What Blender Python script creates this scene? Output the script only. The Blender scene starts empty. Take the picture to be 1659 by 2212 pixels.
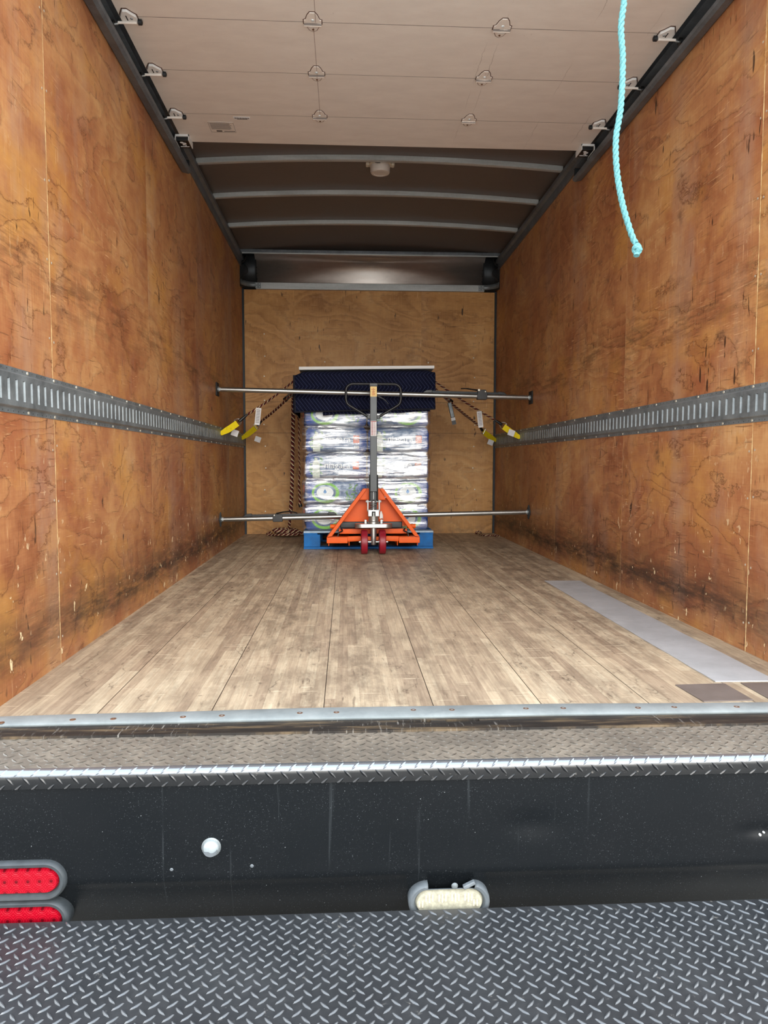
import bpy, bmesh, math, random
from mathutils import Vector, Matrix, noise as mnoise
random.seed(7)
PI = math.pi
C = bpy.context.scene.collection
S = bpy.context.scene
W, D = 2.44, 5.10          # inside width and length of the truck box; x right, y into the box, z up, floor at z=0

# ------------------------------------------------------------------ camera
cam_d = bpy.data.cameras.new('camera'); cam = bpy.data.objects.new('camera', cam_d); C.objects.link(cam)
cam_d.sensor_fit = 'HORIZONTAL'; cam_d.sensor_width = 36.0; cam_d.lens = 36.0 * 1564.46 / 1659.0
cam_d.clip_start = 0.02; cam_d.clip_end = 200
yaw, pitch, roll = 0.0524, 0.0673, 0.0004
f = Vector((math.sin(yaw) * math.cos(pitch), math.cos(yaw) * math.cos(pitch), -math.sin(pitch)))
r0 = Vector((math.cos(yaw), -math.sin(yaw), 0)); u0 = r0.cross(f)
r = math.cos(roll) * r0 + math.sin(roll) * u0; u = -math.sin(roll) * r0 + math.cos(roll) * u0
cam.matrix_world = Matrix(((r.x, u.x, -f.x, 0.9803), (r.y, u.y, -f.y, -1.9695), (r.z, u.z, -f.z, 0.688), (0, 0, 0, 1)))
S.camera = cam
S.view_settings.view_transform = 'Standard'; S.view_settings.look = 'None'
S.view_settings.exposure = 0.0; S.view_settings.gamma = 1.0; S.view_settings.use_curve_mapping = False

# ------------------------------------------------------------------ light
wd = bpy.data.worlds.new('world'); S.world = wd; wd.use_nodes = True
wn = wd.node_tree; wn.nodes.clear()
wo = wn.nodes.new('ShaderNodeOutputWorld'); wb = wn.nodes.new('ShaderNodeBackground')
wtc = wn.nodes.new('ShaderNodeTexCoord'); wsep = wn.nodes.new('ShaderNodeSeparateXYZ')
wr = wn.nodes.new('ShaderNodeValToRGB')
wn.links.new(wtc.outputs['Generated'], wsep.inputs[0]); wn.links.new(wsep.outputs['Z'], wr.inputs[0])
wr.color_ramp.elements[0].position = 0.0; wr.color_ramp.elements[0].color = (1.0, 0.99, 0.97, 1)
wr.color_ramp.elements[1].position = 0.9; wr.color_ramp.elements[1].color = (0.74, 0.86, 1.0, 1)
wn.links.new(wr.outputs[0], wb.inputs[0]); wb.inputs[1].default_value = 3.8
wn.links.new(wb.outputs[0], wo.inputs[0])
sd = bpy.data.lights.new('hazy_sun', 'SUN'); sun = bpy.data.objects.new('hazy_sun', sd); C.objects.link(sun)
sd.energy = 3.3; sd.angle = math.radians(50); sd.color = (1.0, 0.95, 0.87)
sun.location = (1.2, -8, 6)
sun.rotation_euler = Vector((-0.22, 1.0, -0.52)).to_track_quat('-Z', 'Y').to_euler()
S.cycles.max_bounces = 10; S.cycles.transparent_max_bounces = 12; S.cycles.diffuse_bounces = 6

# ------------------------------------------------------------------ tagging helpers
def tag(o, label=None, cat=None, group=None, kind=None):
    if label: o['label'] = label
    if cat: o['category'] = cat
    if group: o['group'] = group
    if kind: o['kind'] = kind
    return o
def thing(name, loc, label, cat, group=None, kind=None):
    o = bpy.data.objects.new(name, None); C.objects.link(o); o.location = loc
    o.empty_display_size = 0.05
    return tag(o, label, cat, group, kind)
def wloc(o):
    v = Vector((0, 0, 0))
    while o is not None: v += Vector(o.location); o = o.parent
    return v
class MB:
    """collects shapes given in world coordinates"""
    def __init__(s): s.v = []; s.f = []; s.uv = []
    def add(s, vs, fs, uvs=None):
        n = len(s.v); s.v += [Vector(p) for p in vs]
        for k, q in enumerate(fs):
            s.f.append([n + i for i in q]); s.uv.append(uvs[k] if uvs else None)
        return s
    def box(s, x0, x1, y0, y1, z0, z1):
        return s.add([(x0,y0,z0),(x1,y0,z0),(x1,y1,z0),(x0,y1,z0),(x0,y0,z1),(x1,y0,z1),(x1,y1,z1),(x0,y1,z1)],
                     [(0,3,2,1),(4,5,6,7),(0,1,5,4),(1,2,6,5),(2,3,7,6),(3,0,4,7)])
    def obox(s, c, size, mat):
        vs = []
        for z in (-.5,.5):
            for (x, y) in ((-.5,-.5),(.5,-.5),(.5,.5),(-.5,.5)):
                vs.append(Vector(c) + mat @ Vector((x*size[0], y*size[1], z*size[2])))
        return s.add(vs, [(0,3,2,1),(4,5,6,7),(0,1,5,4),(1,2,6,5),(2,3,7,6),(3,0,4,7)])
    def bar(s, a, b, w, h, up=(0,0,1)):
        a, b = Vector(a), Vector(b); d = (b-a); L = d.length; d.normalize()
        sx = d.cross(Vector(up)).normalized(); sz = sx.cross(d)
        m = Matrix((sx, d, sz)).transposed()
        return s.obox((a+b)/2, (w, L, h), m)
    def tube(s, pts, r, n=12, cap=True, closed=False, squash=1.0):
        pts = [Vector(p) for p in pts]; N = len(pts); rs = r if isinstance(r, (list, tuple)) else [r]*N
        tang = []
        for i in range(N):
            a = pts[(i-1) % N] if (closed or i > 0) else pts[i]; b = pts[(i+1) % N] if (closed or i < N-1) else pts[i]
            tang.append((b-a).normalized())
        t0 = tang[0]; ref = Vector((0,0,1)) if abs(t0.z) < .9 else Vector((1,0,0))
        nx = t0.cross(ref).normalized(); vs = []; base = len(s.v); L = 0; Ls = [0]
        for i in range(N):
            t = tang[i]; nx = (nx - t*nx.dot(t)).normalized(); ny = t.cross(nx)
            for k in range(n):
                a = 2*PI*k/n; vs.append(pts[i] + rs[i]*(math.cos(a)*nx + squash*math.sin(a)*ny))
            if i: L += (pts[i]-pts[i-1]).length; Ls.append(L)
        fs = []; uvs = []
        M = N if closed else N-1
        for i in range(M):
            j = (i+1) % N; l1 = Ls[j] if j else L
            for k in range(n):
                k2 = (k+1) % n
                fs.append((i*n+k, i*n+k2, j*n+k2, j*n+k)); uvs.append([(k/n, Ls[i]), ((k+1)/n, Ls[i]), ((k+1)/n, l1), (k/n, l1)])
        if cap and not closed:
            fs.append(tuple(reversed(range(n)))); uvs.append(None)
            fs.append(tuple((N-1)*n+k for k in range(n))); uvs.append(None)
        return s.add(vs, fs, uvs)
    def cyl(s, a, b, r, n=24, r2=None):
        return s.tube([a, b], [r, r if r2 is None else r2], n)
    def lathe(s, c, axis, prof, n=24):
        ax = Vector(axis).normalized(); ref = Vector((0,0,1)) if abs(ax.z) < .9 else Vector((1,0,0))
        nx = ax.cross(ref).normalized(); ny = ax.cross(nx); vs = []
        for (rr, h) in prof:
            for k in range(n):
                a = 2*PI*k/n; vs.append(Vector(c) + ax*h + rr*(math.cos(a)*nx + math.sin(a)*ny))
        fs = []
        for i in range(len(prof)-1):
            for k in range(n):
                k2 = (k+1) % n; fs.append((i*n+k, i*n+k2, (i+1)*n+k2, (i+1)*n+k))
        fs.append(tuple(reversed(range(n)))); fs.append(tuple((len(prof)-1)*n+k for k in range(n)))
        return s.add(vs, fs)
    def prism(s, poly, fn, d0, d1):
        """poly 2D outline, fn(u,v,d)->xyz"""
        n = len(poly); vs = [fn(p[0], p[1], d0) for p in poly] + [fn(p[0], p[1], d1) for p in poly]
        fs = [tuple(reversed(range(n))), tuple(range(n, 2*n))] + [(i, (i+1) % n, n+(i+1) % n, n+i) for i in range(n)]
        return s.add(vs, fs)
    def build(s, name, mat, parent=None, smooth=False, bevel=0, seg=2, fix=True, solid=0):
        L = wloc(parent) if parent else Vector((0,0,0))
        me = bpy.data.meshes.new(name); me.from_pydata([tuple(v - L) for v in s.v], [], s.f)
        if any(q for q in s.uv):
            ul = me.uv_layers.new(name='UVMap')
            for p, q in zip(me.polygons, s.uv):
                if q:
                    for li, uvv in zip(p.loop_indices, q): ul.data[li].uv = uvv
        if fix:
            bm = bmesh.new(); bm.from_mesh(me); bmesh.ops.recalc_face_normals(bm, faces=bm.faces); bm.to_mesh(me); bm.free()
        me.materials.append(mat)
        o = bpy.data.objects.new(name, me); C.objects.link(o)
        if parent: o.parent = parent
        if solid:
            m = o.modifiers.new('solid', 'SOLIDIFY'); m.thickness = solid; m.offset = 0
        if bevel:
            m = o.modifiers.new('bevel', 'BEVEL'); m.width = bevel; m.segments = seg; m.limit_method = 'ANGLE'; m.angle_limit = math.radians(35)
        if smooth or bevel:
            me.polygons.foreach_set('use_smooth', [True]*len(me.polygons))
            if not bevel:
                try: me.set_sharp_from_angle(angle=math.radians(40))
                except Exception: pass
            else:
                m = o.modifiers.new('wn', 'WEIGHTED_NORMAL'); m.keep_sharp = True
        return o
def copy_tree(o, parent=None):
    c = o.copy(); C.objects.link(c); c.parent = parent
    for ch in list(o.children): copy_tree(ch, c)
    return c
def smoothpts(pts, n=8):
    P = [Vector(p) for p in pts]; out = []
    for i in range(len(P)-1):
        p0 = P[max(i-1,0)]; p1 = P[i]; p2 = P[i+1]; p3 = P[min(i+2,len(P)-1)]
        for k in range(n):
            t = k/n
            out.append(.5*((2*p1)+(p2-p0)*t+(2*p0-5*p1+4*p2-p3)*t*t+(3*p1-p0-3*p2+p3)*t**3))
    out.append(P[-1]); return out

# ------------------------------------------------------------------ materials
def srgb(h, k=1.0):
    h = h.lstrip('#'); c = [int(h[i:i+2], 16)/255 for i in (0,2,4)]
    return tuple(k*((x/12.92) if x <= .04045 else ((x+.055)/1.055)**2.4) for x in c) + (1,)
class NT:
    def __init__(s, name):
        s.m = bpy.data.materials.new(name); s.m.use_nodes = True; s.t = s.m.node_tree; s.n = s.t.nodes
        s.b = s.n['Principled BSDF']; s.out = s.n['Material Output']
    def node(s, ty, **kw):
        o = s.n.new('ShaderNode' + ty)
        for k, v in kw.items(): setattr(o, k, v)
        return o
    def ln(s, a, b):
        if isinstance(a, (int, float)): b.default_value = a
        elif isinstance(a, tuple): b.default_value = a
        else: s.t.links.new(a, b)
    def math(s, op, a, b=0.0, c=0.0):
        o = s.node('Math', operation=op)
        s.ln(a, o.inputs[0]); s.ln(b, o.inputs[1]); s.ln(c, o.inputs[2]); return o.outputs[0]
    def coords(s, kind='Object'):
        return s.node('TexCoord').outputs[kind]
    def mapping(s, vec, scale=(1,1,1), loc=(0,0,0), rot=(0,0,0)):
        o = s.node('Mapping'); s.ln(vec, o.inputs[0]); o.inputs['Scale'].default_value = scale
        o.inputs['Location'].default_value = loc; o.inputs['Rotation'].default_value = rot; return o.outputs[0]
    def sep(s, vec):
        o = s.node('SeparateXYZ'); s.ln(vec, o.inputs[0]); return o.outputs
    def comb(s, x, y, z):
        o = s.node('CombineXYZ'); s.ln(x, o.inputs[0]); s.ln(y, o.inputs[1]); s.ln(z, o.inputs[2]); return o.outputs[0]
    def noise(s, vec, scale, detail=4, rough=.5, dist=0.0, lac=2.0):
        o = s.node('TexNoise'); s.ln(vec, o.inputs['Vector']); o.inputs['Scale'].default_value = scale
        o.inputs['Detail'].default_value = detail; o.inputs['Roughness'].default_value = rough; o.inputs['Distortion'].default_value = dist
        return o.outputs['Fac']
    def white(s, vec):
        o = s.node('TexWhiteNoise', noise_dimensions='3D'); s.ln(vec, o.inputs['Vector']); return o.outputs['Value']
    def voro(s, vec, scale, feature='F1'):
        o = s.node('TexVoronoi', feature=feature); s.ln(vec, o.inputs['Vector']); o.inputs['Scale'].default_value = scale
        return o.outputs['Distance']
    def ramp(s, fac, stops, interp='LINEAR'):
        o = s.node('ValToRGB'); s.ln(fac, o.inputs[0]); cr = o.color_ramp; cr.interpolation = interp
        while len(cr.elements) > 1: cr.elements.remove(cr.elements[-1])
        cr.elements[0].position = stops[0][0]; cr.elements[0].color = stops[0][1] if isinstance(stops[0][1], tuple) else (stops[0][1],)*3 + (1,)
        for p, c in stops[1:]:
            e = cr.elements.new(p); e.color = c if isinstance(c, tuple) else (c,)*3 + (1,)
        return o.outputs[0]
    def mix(s, fac, a, b, mode='MIX'):
        o = s.node('Mix', data_type='RGBA', blend_type=mode); s.ln(fac, o.inputs[0]); s.ln(a, o.inputs[6]); s.ln(b, o.inputs[7]); return o.outputs[2]
    def bump(s, h, strength=.3, dist=.002, normal=None):
        o = s.node('Bump'); s.ln(h, o.inputs['Height']); o.inputs['Strength'].default_value = strength; o.inputs['Distance'].default_value = dist
        if normal: s.ln(normal, o.inputs['Normal'])
        s.ln(o.outputs[0], s.b.inputs['Normal']); return o.outputs[0]
    def set(s, col=None, rough=None, metal=None, spec=None, coat=None):
        if col is not None: s.ln(col, s.b.inputs['Base Color'])
        if rough is not None: s.ln(rough, s.b.inputs['Roughness'])
        if metal is not None: s.ln(metal, s.b.inputs['Metallic'])
        if spec is not None: s.ln(spec, s.b.inputs['Specular IOR Level'])
        if coat is not None: s.b.inputs['Coat Weight'].default_value = coat
        return s.m
def plain(name, col, rough=.5, metal=0.0, var=.12, scale=30, bump=.0, spec=.5):
    t = NT(name); c = srgb(col) if isinstance(col, str) else col
    n = t.noise(t.coords(), scale, 4, .6)
    lo = tuple(x*(1-var) for x in c[:3]) + (1,); hi = tuple(min(1, x*(1+var)) for x in c[:3]) + (1,)
    t.set(t.ramp(n, [(.3, lo), (.7, hi)]), t.math('MULTIPLY_ADD', n, .2, rough-.1), metal, spec)
    if bump: t.bump(n, bump, .001)
    return t.m

def plywood(name, mode):
    """worn plywood; veneer figure runs along the wall, fine fibre and scratches across it"""
    t = NT(name); sx, sy, sz = t.sep(t.coords())
    a, b = (sx, sz) if mode == 'back' else (sy, sz)
    off = {'left': 0.0, 'right': 13.7, 'back': 31.0}[mode]
    seam0, pitch = {'left': .5373, 'right': .5735, 'back': 20.0}[mode], 1.2192
    sheet = t.math('FLOOR', t.math('DIVIDE', t.math('SUBTRACT', a, seam0), pitch))
    so = t.math('MULTIPLY', sheet, 3.71)
    vec = t.comb(t.math('ADD', a, so), b, t.math('ADD', so, off))
    def nz(sc, loc=(0,0,0), d=4, ro=.55, dist=0.0, rot=0.0):
        return t.noise(t.mapping(vec, (sc[0], sc[1], 1), loc, (0,0,rot)), 1.0, d, ro, dist)
    big = nz((.85, 1.7), d=2, ro=.5, dist=.9)
    warp = nz((3.0, 5.0), (3,1,0), 7, .66)
    fine = nz((16, 22), (1,6,0), 5, .6)
    fld = t.math('ADD', t.math('MULTIPLY_ADD', warp, .20, big), t.math('MULTIPLY', fine, .035))
    ring = t.math('FRACT', t.math('MULTIPLY', fld, 12.0))
    line = t.ramp(ring, [(0, 0.0), (.80, .02), (.93, .45), (.97, 1.0), (.99, .7), (1.0, 0.0)])
    lmask = t.ramp(nz((2.6, 3.2), (4,2,0)), [(.36, .15), (.54, 1.0)])
    vf = nz((210, 5.5), (0,0,1), 5, .65); hf = nz((7, 170), (0,0,2), 4, .6)
    blotch = nz((1.9, 1.7), (7,1,3), 7, .62); streak = nz((3.6, .42), (2,8,1), 5, .6)
    tone = t.math('ADD', t.math('MULTIPLY', ring, .09 if mode != 'back' else .16), t.math('ADD', t.math('MULTIPLY', vf, .20), t.math('ADD', t.math('MULTIPLY', blotch, .62), t.math('ADD', t.math('MULTIPLY', fine, .12), t.math('MULTIPLY', hf, .08)))))
    if mode == 'back':
        col = t.ramp(tone, [(.40, srgb('#9c6b38')), (.53, srgb('#be8a4e')), (.64, srgb('#d09c5e')), (.78, srgb('#dbad72'))]); lc = srgb('#764a22')
    else:
        col = t.ramp(tone, [(.40, srgb('#8a5334')), (.49, srgb('#a46c46')), (.57, srgb('#b57f52')), (.66, srgb('#c69663')), (.78, srgb('#d2ae86'))]); lc = srgb('#64321c')
        red = t.ramp(nz((2.4, 2.0), (5,3,9), 6, .65), [(.50, 0.0), (.66, .50)]); col = t.mix(red, col, srgb('#965235'))
        gold = t.ramp(nz((2.0, 2.6), (1,9,4), 5, .6), [(.52, 0.0), (.67, .6)]); col = t.mix(gold, col, srgb('#c8924a'))
    wash = t.ramp(t.math('MULTIPLY_ADD', warp, .3, t.math('MULTIPLY', streak, .7)), [(.52, 0.0), (.64, .50)])
    col = t.mix(wash if mode != 'back' else t.math('MULTIPLY', wash, .4), col, srgb('#ab8b74'))
    col = t.mix(t.math('MULTIPLY', t.math('MULTIPLY', line, lmask), .75 if mode != 'back' else .40), col, lc)
    # dark smudges
    sm = t.math('MULTIPLY', t.ramp(nz((9, 11), (2,4,8), 8, .72), [(.54, 0.0), (.68, 1.0)]), t.ramp(nz((1.7, 2.2), (6,2,2), 4, .6), [(.50, 0.0), (.64, .62)]))
    col = t.mix(sm, col, srgb('#5c4231'))
    def marks(sc, lo, hi, mlo, mhi, amt, c_, loc=(0,0,0), rot=0.0, d=2, mask=(3.1, 2.6)):
        nonlocal col
        m1 = t.ramp(nz(sc, loc, d, .5, 0.0, rot), [(lo, 0.0), (hi, 1.0)])
        m2 = t.ramp(nz(mask, (loc[0]+3, loc[1]+1, 4), 3, .6), [(mlo, 0.0), (mhi, amt)])
        col = t.mix(t.math('MULTIPLY', m1, m2), col, c_)
    marks((70, 10), .680, .71, .47, .60, .85, srgb('#43291a'), (1,5,2))            # open-grain ticks
    marks((26, 7), .70, .73, .50, .56, .9, srgb('#33221a'), (3,7,1), .1)           # gouges
    marks((9, 150), .665, .69, .47, .62, .50, srgb('#e6bd8a'), (0,0,0), .30)        # pale scratches, several directions
    marks((120, 8), .668, .69, .47, .62, .50, srgb('#e3b98a'), (5,2,0), -.15)
    marks((10, 130), .675, .695, .48, .62, .45, srgb('#dcae78'), (9,4,0), 1.0)
    marks((7, 120), .65, .67, .44, .6, .5, srgb('#5b3926'), (2,9,0), -.22)
    if mode != 'back':
        marks((80, 3.5), .60, .66, .60, .70, .45, srgb('#e0b070'), (8,8,0), 0, 3, (1.6, 2.4))   # scraped vertical bands
        wob = t.math('MULTIPLY', t.math('SUBTRACT', t.noise(t.comb(a, off, 0.0), 1.3, 3, .6), .5), .12)
        h = t.math('ADD', b, wob)
        band = t.ramp(h, [(.0, 0.10), (.05, .25), (.095, .8), (.135, 1.0), (.175, .8), (.25, .38), (.40, .08), (.55, 0.0)])
        far = t.ramp(t.math('DIVIDE', a, 5.0), [(0, .75), (.25, 1.0), (1, 1.0)])
        bn = t.noise(t.comb(t.math('MULTIPLY', a, 5.0), t.math('MULTIPLY', b, 26.0), off), 1.0, 9, .75)
        bm_ = t.math('MULTIPLY', t.math('MULTIPLY', band, far), t.ramp(bn, [(.34, .22), (.46, .70), (.58, 1.0)]))
        col = t.mix(t.math('MULTIPLY', bm_, .92), col, srgb('#2f2620'))
        b2h = t.math('ABSOLUTE', t.math('SUBTRACT', t.math('ADD', b, t.math('MULTIPLY', wob, 2.6)), 1.30))
        b2 = t.math('MULTIPLY', t.ramp(b2h, [(0.0, 1.0), (.03, .65), (.20, 0.0)]), t.ramp(nz((3, 22), (1,1,7), 8, .74), [(.46, 0.0), (.58, .75)]))
        col = t.mix(t.math('MULTIPLY', b2, .75), col, srgb('#493224'))
        low = t.ramp(b, [(.0, 1.0), (.28, .95), (.5, .35), (1, .12)])
        chm = t.math('MULTIPLY', t.ramp(nz((26, 15), (2,2,2), 3, .62), [(.655, 0.0), (.675, 1.0)]), t.math('MULTIPLY', low, t.ramp(nz((3, 3), (9,2,2), 2), [(.42, 0.0), (.52, 1.0)])))
        col = t.mix(t.math('MULTIPLY', chm, .9), col, srgb('#ead7ac'))
        ja = t.math('DIVIDE', t.math('SUBTRACT', a, seam0), pitch)
        jd = t.math('MULTIPLY', t.math('ABSOLUTE', t.math('SUBTRACT', ja, t.math('ROUND', ja))), pitch)
        jw = t.math('MULTIPLY_ADD', t.ramp(t.noise(t.comb(0.0, t.math('MULTIPLY', b, 7.0), off), 1.0, 4, .8), [(.45, 0.0), (.75, 1.0)]), .0045, .0010)
        first = t.ramp(t.math('DIVIDE', a, 5.0), [(.20, .95), (.25, .30)])
        col = t.mix(t.math('MULTIPLY', t.math('LESS_THAN', jd, jw), first), col, srgb('#e6cc96'))
    else:
        for zz in (1.276, .979):
            jd = t.math('ABSOLUTE', t.math('SUBTRACT', b, zz))
            col = t.mix(t.math('MULTIPLY', t.math('LESS_THAN', jd, .0025), .6), col, srgb('#5d3b20'))
        st = t.math('MULTIPLY', t.ramp(b, [(0, .8), (.12, .35), (.3, 0.0)]), t.ramp(fine, [(.4, .2), (.6, 1.0)]))
        col = t.mix(t.math('MULTIPLY', st, .6), col, srgb('#5a432e'))
    t.set(col, t.math('MULTIPLY_ADD', vf, .25, .36), 0.0, .35)
    t.bump(t.math('ADD', t.math('MULTIPLY', vf, .5), t.math('ADD', t.math('MULTIPLY', hf, .3), t.math('MULTIPLY', line, -.3))), .2, .0012)
    return t.m

def floor_mat():
    t = NT('laminated_hardwood_floor'); x, y, z = t.sep(t.coords())
    bw = .3108
    bi = t.math('FLOOR', t.math('DIVIDE', t.math('SUBTRACT', x, .294-.3108), bw))       # planks
    sw = bw/9
    si = t.math('FLOOR', t.math('DIVIDE', t.math('SUBTRACT', x, .294-.3108), sw))       # narrow staves
    yo = t.math('MULTIPLY', t.white(t.comb(si, 3.0, 1.0)), 1.7)
    ln_ = t.math('MULTIPLY_ADD', t.white(t.comb(si, 7.0, 2.0)), .5, .65)
    li = t.math('FLOOR', t.math('DIVIDE', t.math('ADD', y, yo), ln_))
    rnd = t.white(t.comb(si, li, 5.0)); rnd2 = t.white(t.comb(li, si, 9.0))
    vec = t.comb(t.math('ADD', x, t.math('MULTIPLY', rnd, 9.0)), t.math('ADD', y, t.math('MULTIPLY', rnd2, 5.0)), 0.0)
    gr = t.noise(t.mapping(vec, (95, 4.0, 1)), 1.0, 5, .62, .3)
    tone = t.math('ADD', t.math('MULTIPLY_ADD', rnd, .27, .045), t.math('MULTIPLY', gr, .72))
    col = t.ramp(tone, [(.26, srgb('#8d7a66')), (.42, srgb('#ab9780')), (.58, srgb('#c2af94')), (.80, srgb('#d8c9ad'))])
    # grime
    g1 = t.noise(t.mapping(t.coords(), (1.6, .55, 1)), 1.0, 7, .66)
    g2 = t.noise(t.mapping(t.coords(), (14, 5, 1)), 1.0, 6, .7)
    gm = t.math('MULTIPLY', t.ramp(g1, [(.36, .22), (.60, .80)]), t.ramp(g2, [(.40, .22), (.60, 1.0)]))
    col = t.mix(gm, col, srgb('#6e5f50'))
    # wandering dark stains and scratches
    s1 = t.noise(t.mapping(t.coords(), (60, 7, 1), (0,0,0), (0,0,.15)), 1.0, 3, .6)
    col = t.mix(t.math('MULTIPLY', t.ramp(s1, [(.63, 0.0), (.70, .75)]), t.ramp(g1, [(.4, .2), (.6, 1.0)])), col, srgb('#54463a'))
    s2 = t.noise(t.mapping(t.coords(), (6, 80, 1), (3,0,0), (0,0,.5)), 1.0, 2, .5)
    col = t.mix(t.ramp(s2, [(.67, 0.0), (.70, .5)]), col, srgb('#ead9bb'))
    s3 = t.math('ABSOLUTE', t.math('SUBTRACT', t.noise(t.mapping(t.coords(), (2.6, 1.1, 1), (9,4,0)), 1.0, 5, .6), .5))
    col = t.mix(t.math('MULTIPLY', t.ramp(s3, [(0, .8), (.0045, 0.0)]), t.ramp(g2, [(.45, 0.0), (.6, 1.0)])), col, srgb('#574a3e'))
    # bolt heads in rows across the joists
    bx = t.math('DIVIDE', t.math('SUBTRACT', x, .08), .155); by = t.math('DIVIDE', t.math('SUBTRACT', y, .16), .305)
    rb = t.white(t.comb(t.math('ROUND', bx), t.math('ROUND', by), 3.0))
    dx = t.math('MULTIPLY', t.math('SUBTRACT', t.math('SUBTRACT', bx, t.math('ROUND', bx)), t.math('MULTIPLY_ADD', rb, .2, -.1)), .155)
    dy = t.math('MULTIPLY', t.math('SUBTRACT', t.math('SUBTRACT', by, t.math('ROUND', by)), t.math('MULTIPLY_ADD', rb, .12, -.06)), .305)
    dd = t.math('SQRT', t.math('ADD', t.math('MULTIPLY', dx, dx), t.math('MULTIPLY', dy, dy)))
    bh = t.ramp(dd, [(0, .25), (.0035, .35), (.0055, .85), (.0075, 0.0)])
    col = t.mix(t.math('MULTIPLY', bh, t.math('GREATER_THAN', rb, .35)), col, srgb('#4e4238'))
    # joints
    def joint(v, per, org, wdt):
        q = t.math('DIVIDE', t.math('SUBTRACT', v, org), per)
        return t.math('LESS_THAN', t.math('MULTIPLY', t.math('ABSOLUTE', t.math('SUBTRACT', q, t.math('ROUND', q))), per), wdt)
    jb = joint(x, bw, .294, .0012); js = joint(x, sw, .294, .0006)
    fy = t.math('FRACT', t.math('DIVIDE', t.math('ADD', y, yo), ln_))
    je = t.math('LESS_THAN', fy, .003)
    col = t.mix(t.math('MULTIPLY', js, .25), col, srgb('#5b4a3a')); col = t.mix(t.math('MULTIPLY', je, .5), col, srgb('#5b4a3a'))
    col = t.mix(jb, col, srgb('#2a211a'))
    t.set(col, t.math('MULTIPLY_ADD', gr, .2, .42), 0.0, .35)
    t.bump(t.math('SUBTRACT', t.math('MULTIPLY', gr, .4), jb), .25, .0015)
    return t.m

def metal(name, c0, c1, rough=.35, metalness=1.0, sc=8, streak=(1,1,1), bump=.05):
    t = NT(name); v = t.mapping(t.coords(), streak); n = t.noise(v, sc, 6, .65)
    n2 = t.noise(t.coords(), sc*9, 3, .6)
    t.set(t.ramp(t.math('ADD', t.math('MULTIPLY', n, .8), t.math('MULTIPLY', n2, .2)), [(.35, srgb(c0)), (.65, srgb(c1))]), t.math('MULTIPLY_ADD', n, .3, rough-.15), metalness)
    if bump: t.bump(n2, bump, .001)
    return t.m

def diamond_mat(name, base, dust, dust_amt, rough, lug, zplate, lugmetal=.3):
    t = NT(name); co = t.coords(); x, y, z = t.sep(co)
    n = t.noise(co, 5, 6, .65); n2 = t.noise(co, 60, 5, .7); n3 = t.noise(t.mapping(co, (3, 1.2, 1)), 3, 4, .6)
    d = t.math('MULTIPLY', t.ramp(n, [(.35, .35), (.7, 1.0)]), t.ramp(n2, [(.3, .4), (.65, 1.0)]))
    d = t.math('MULTIPLY', d, dust_amt)
    col = t.mix(d, srgb(base), srgb(dust))
    if zplate is not None:
        up = t.math('MULTIPLY', t.math('GREATER_THAN', z, zplate+.0004), t.ramp(n2, [(.30, 1.0), (.72, .55)])); col = t.mix(up, col, srgb(lug)); t.ln(t.math('MULTIPLY', up, lugmetal), t.b.inputs['Metallic'])
    wear = t.math('MULTIPLY', t.ramp(t.noise(co, 55, 4, .75), [(.62, 0.0), (.70, .6)]), t.ramp(n3, [(.50, .0), (.66, .8)]))
    col = t.mix(wear, col, srgb('#b9b2a8'))
    t.set(col, t.math('MULTIPLY_ADD', d, .30, rough) if zplate is None else t.mix(up, t.math('MULTIPLY_ADD', d, .30, rough), (.24,.24,.24,1)), None, .7)
    if zplate is None:
        wr = t.ramp(t.math('ADD', z, t.math('MULTIPLY', t.math('SUBTRACT', n2, .5), .004)), [(.0, 1.0)]); e_ = t.ramp(t.math('MULTIPLY_ADD', t.math('ADD', z, t.math('MULTIPLY', t.math('SUBTRACT', n2, .5), .004)), 40.0, 1.0), [(.50, 0.0), (.66, 1.0)])
        t.set(t.mix(e_, col, srgb('#8f949a')), None); t.ln(t.math('MULTIPLY', e_, .75), t.b.inputs['Metallic'])  # paler bare-metal band on the rolled edge, added for the sky's bright line
    t.bump(n2, .12, .0008)
    return t.m

M = {}
M['ply_left'] = plywood('worn_plywood_left', 'left'); M['ply_right'] = plywood('worn_plywood_right', 'right'); M['ply_back'] = plywood('plywood_back', 'back')
M['floor'] = floor_mat()
M['galv'] = metal('galvanised_steel', '#666c6e', '#8e9597', .45, .45, 12, (1,1,1), .15)
M['galv_light'] = metal('bare_bright_steel', '#b9c0c1', '#dbe1e1', .42, .25, 14)
M['alu'] = metal('aluminium', '#a9adab', '#c6cac8', .4, .35, 6, (.5,4,4))
M['alu_sheet'] = metal('brushed_aluminium_sheet', '#b5aea7', '#cbc3bb', .38, .8, 3, (1,6,6), .03)
M['alu_sheet'].node_tree.nodes['Principled BSDF'].inputs['Anisotropic'].default_value = .85
M['alu_sheet'].node_tree.nodes['Principled BSDF'].inputs['Anisotropic Rotation'].default_value = 0.0
M['dark_metal'] = plain('dark_painted_metal', '#2c3033', .45, .5, .2, 20)
M['rail'] = metal('dull_grey_rail', '#575c60', '#777d82', .45, .4, 9)
M['black'] = plain('black_plastic', '#121416', .38, 0, .3, 40)
M['rubber'] = plain('black_rubber', '#1b1d1f', .7, 0, .3, 60, .2)
M['roof'] = metal('painted_roof_sheet', '#5e5550', '#6b625c', .5, .1, 4, (1,3,1))
M['door'] = None
M['orange'] = plain('orange_paint', '#e45c08', .4, 0, .05, 12, 0, .3)
M['red'] = plain('red_polyurethane', '#8e1428', .42, 0, .12, 25)
M['steel'] = metal('machined_steel', '#b0b1af', '#c6c7c5', .32, .9, 2, (1,1,1), 0)
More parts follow.
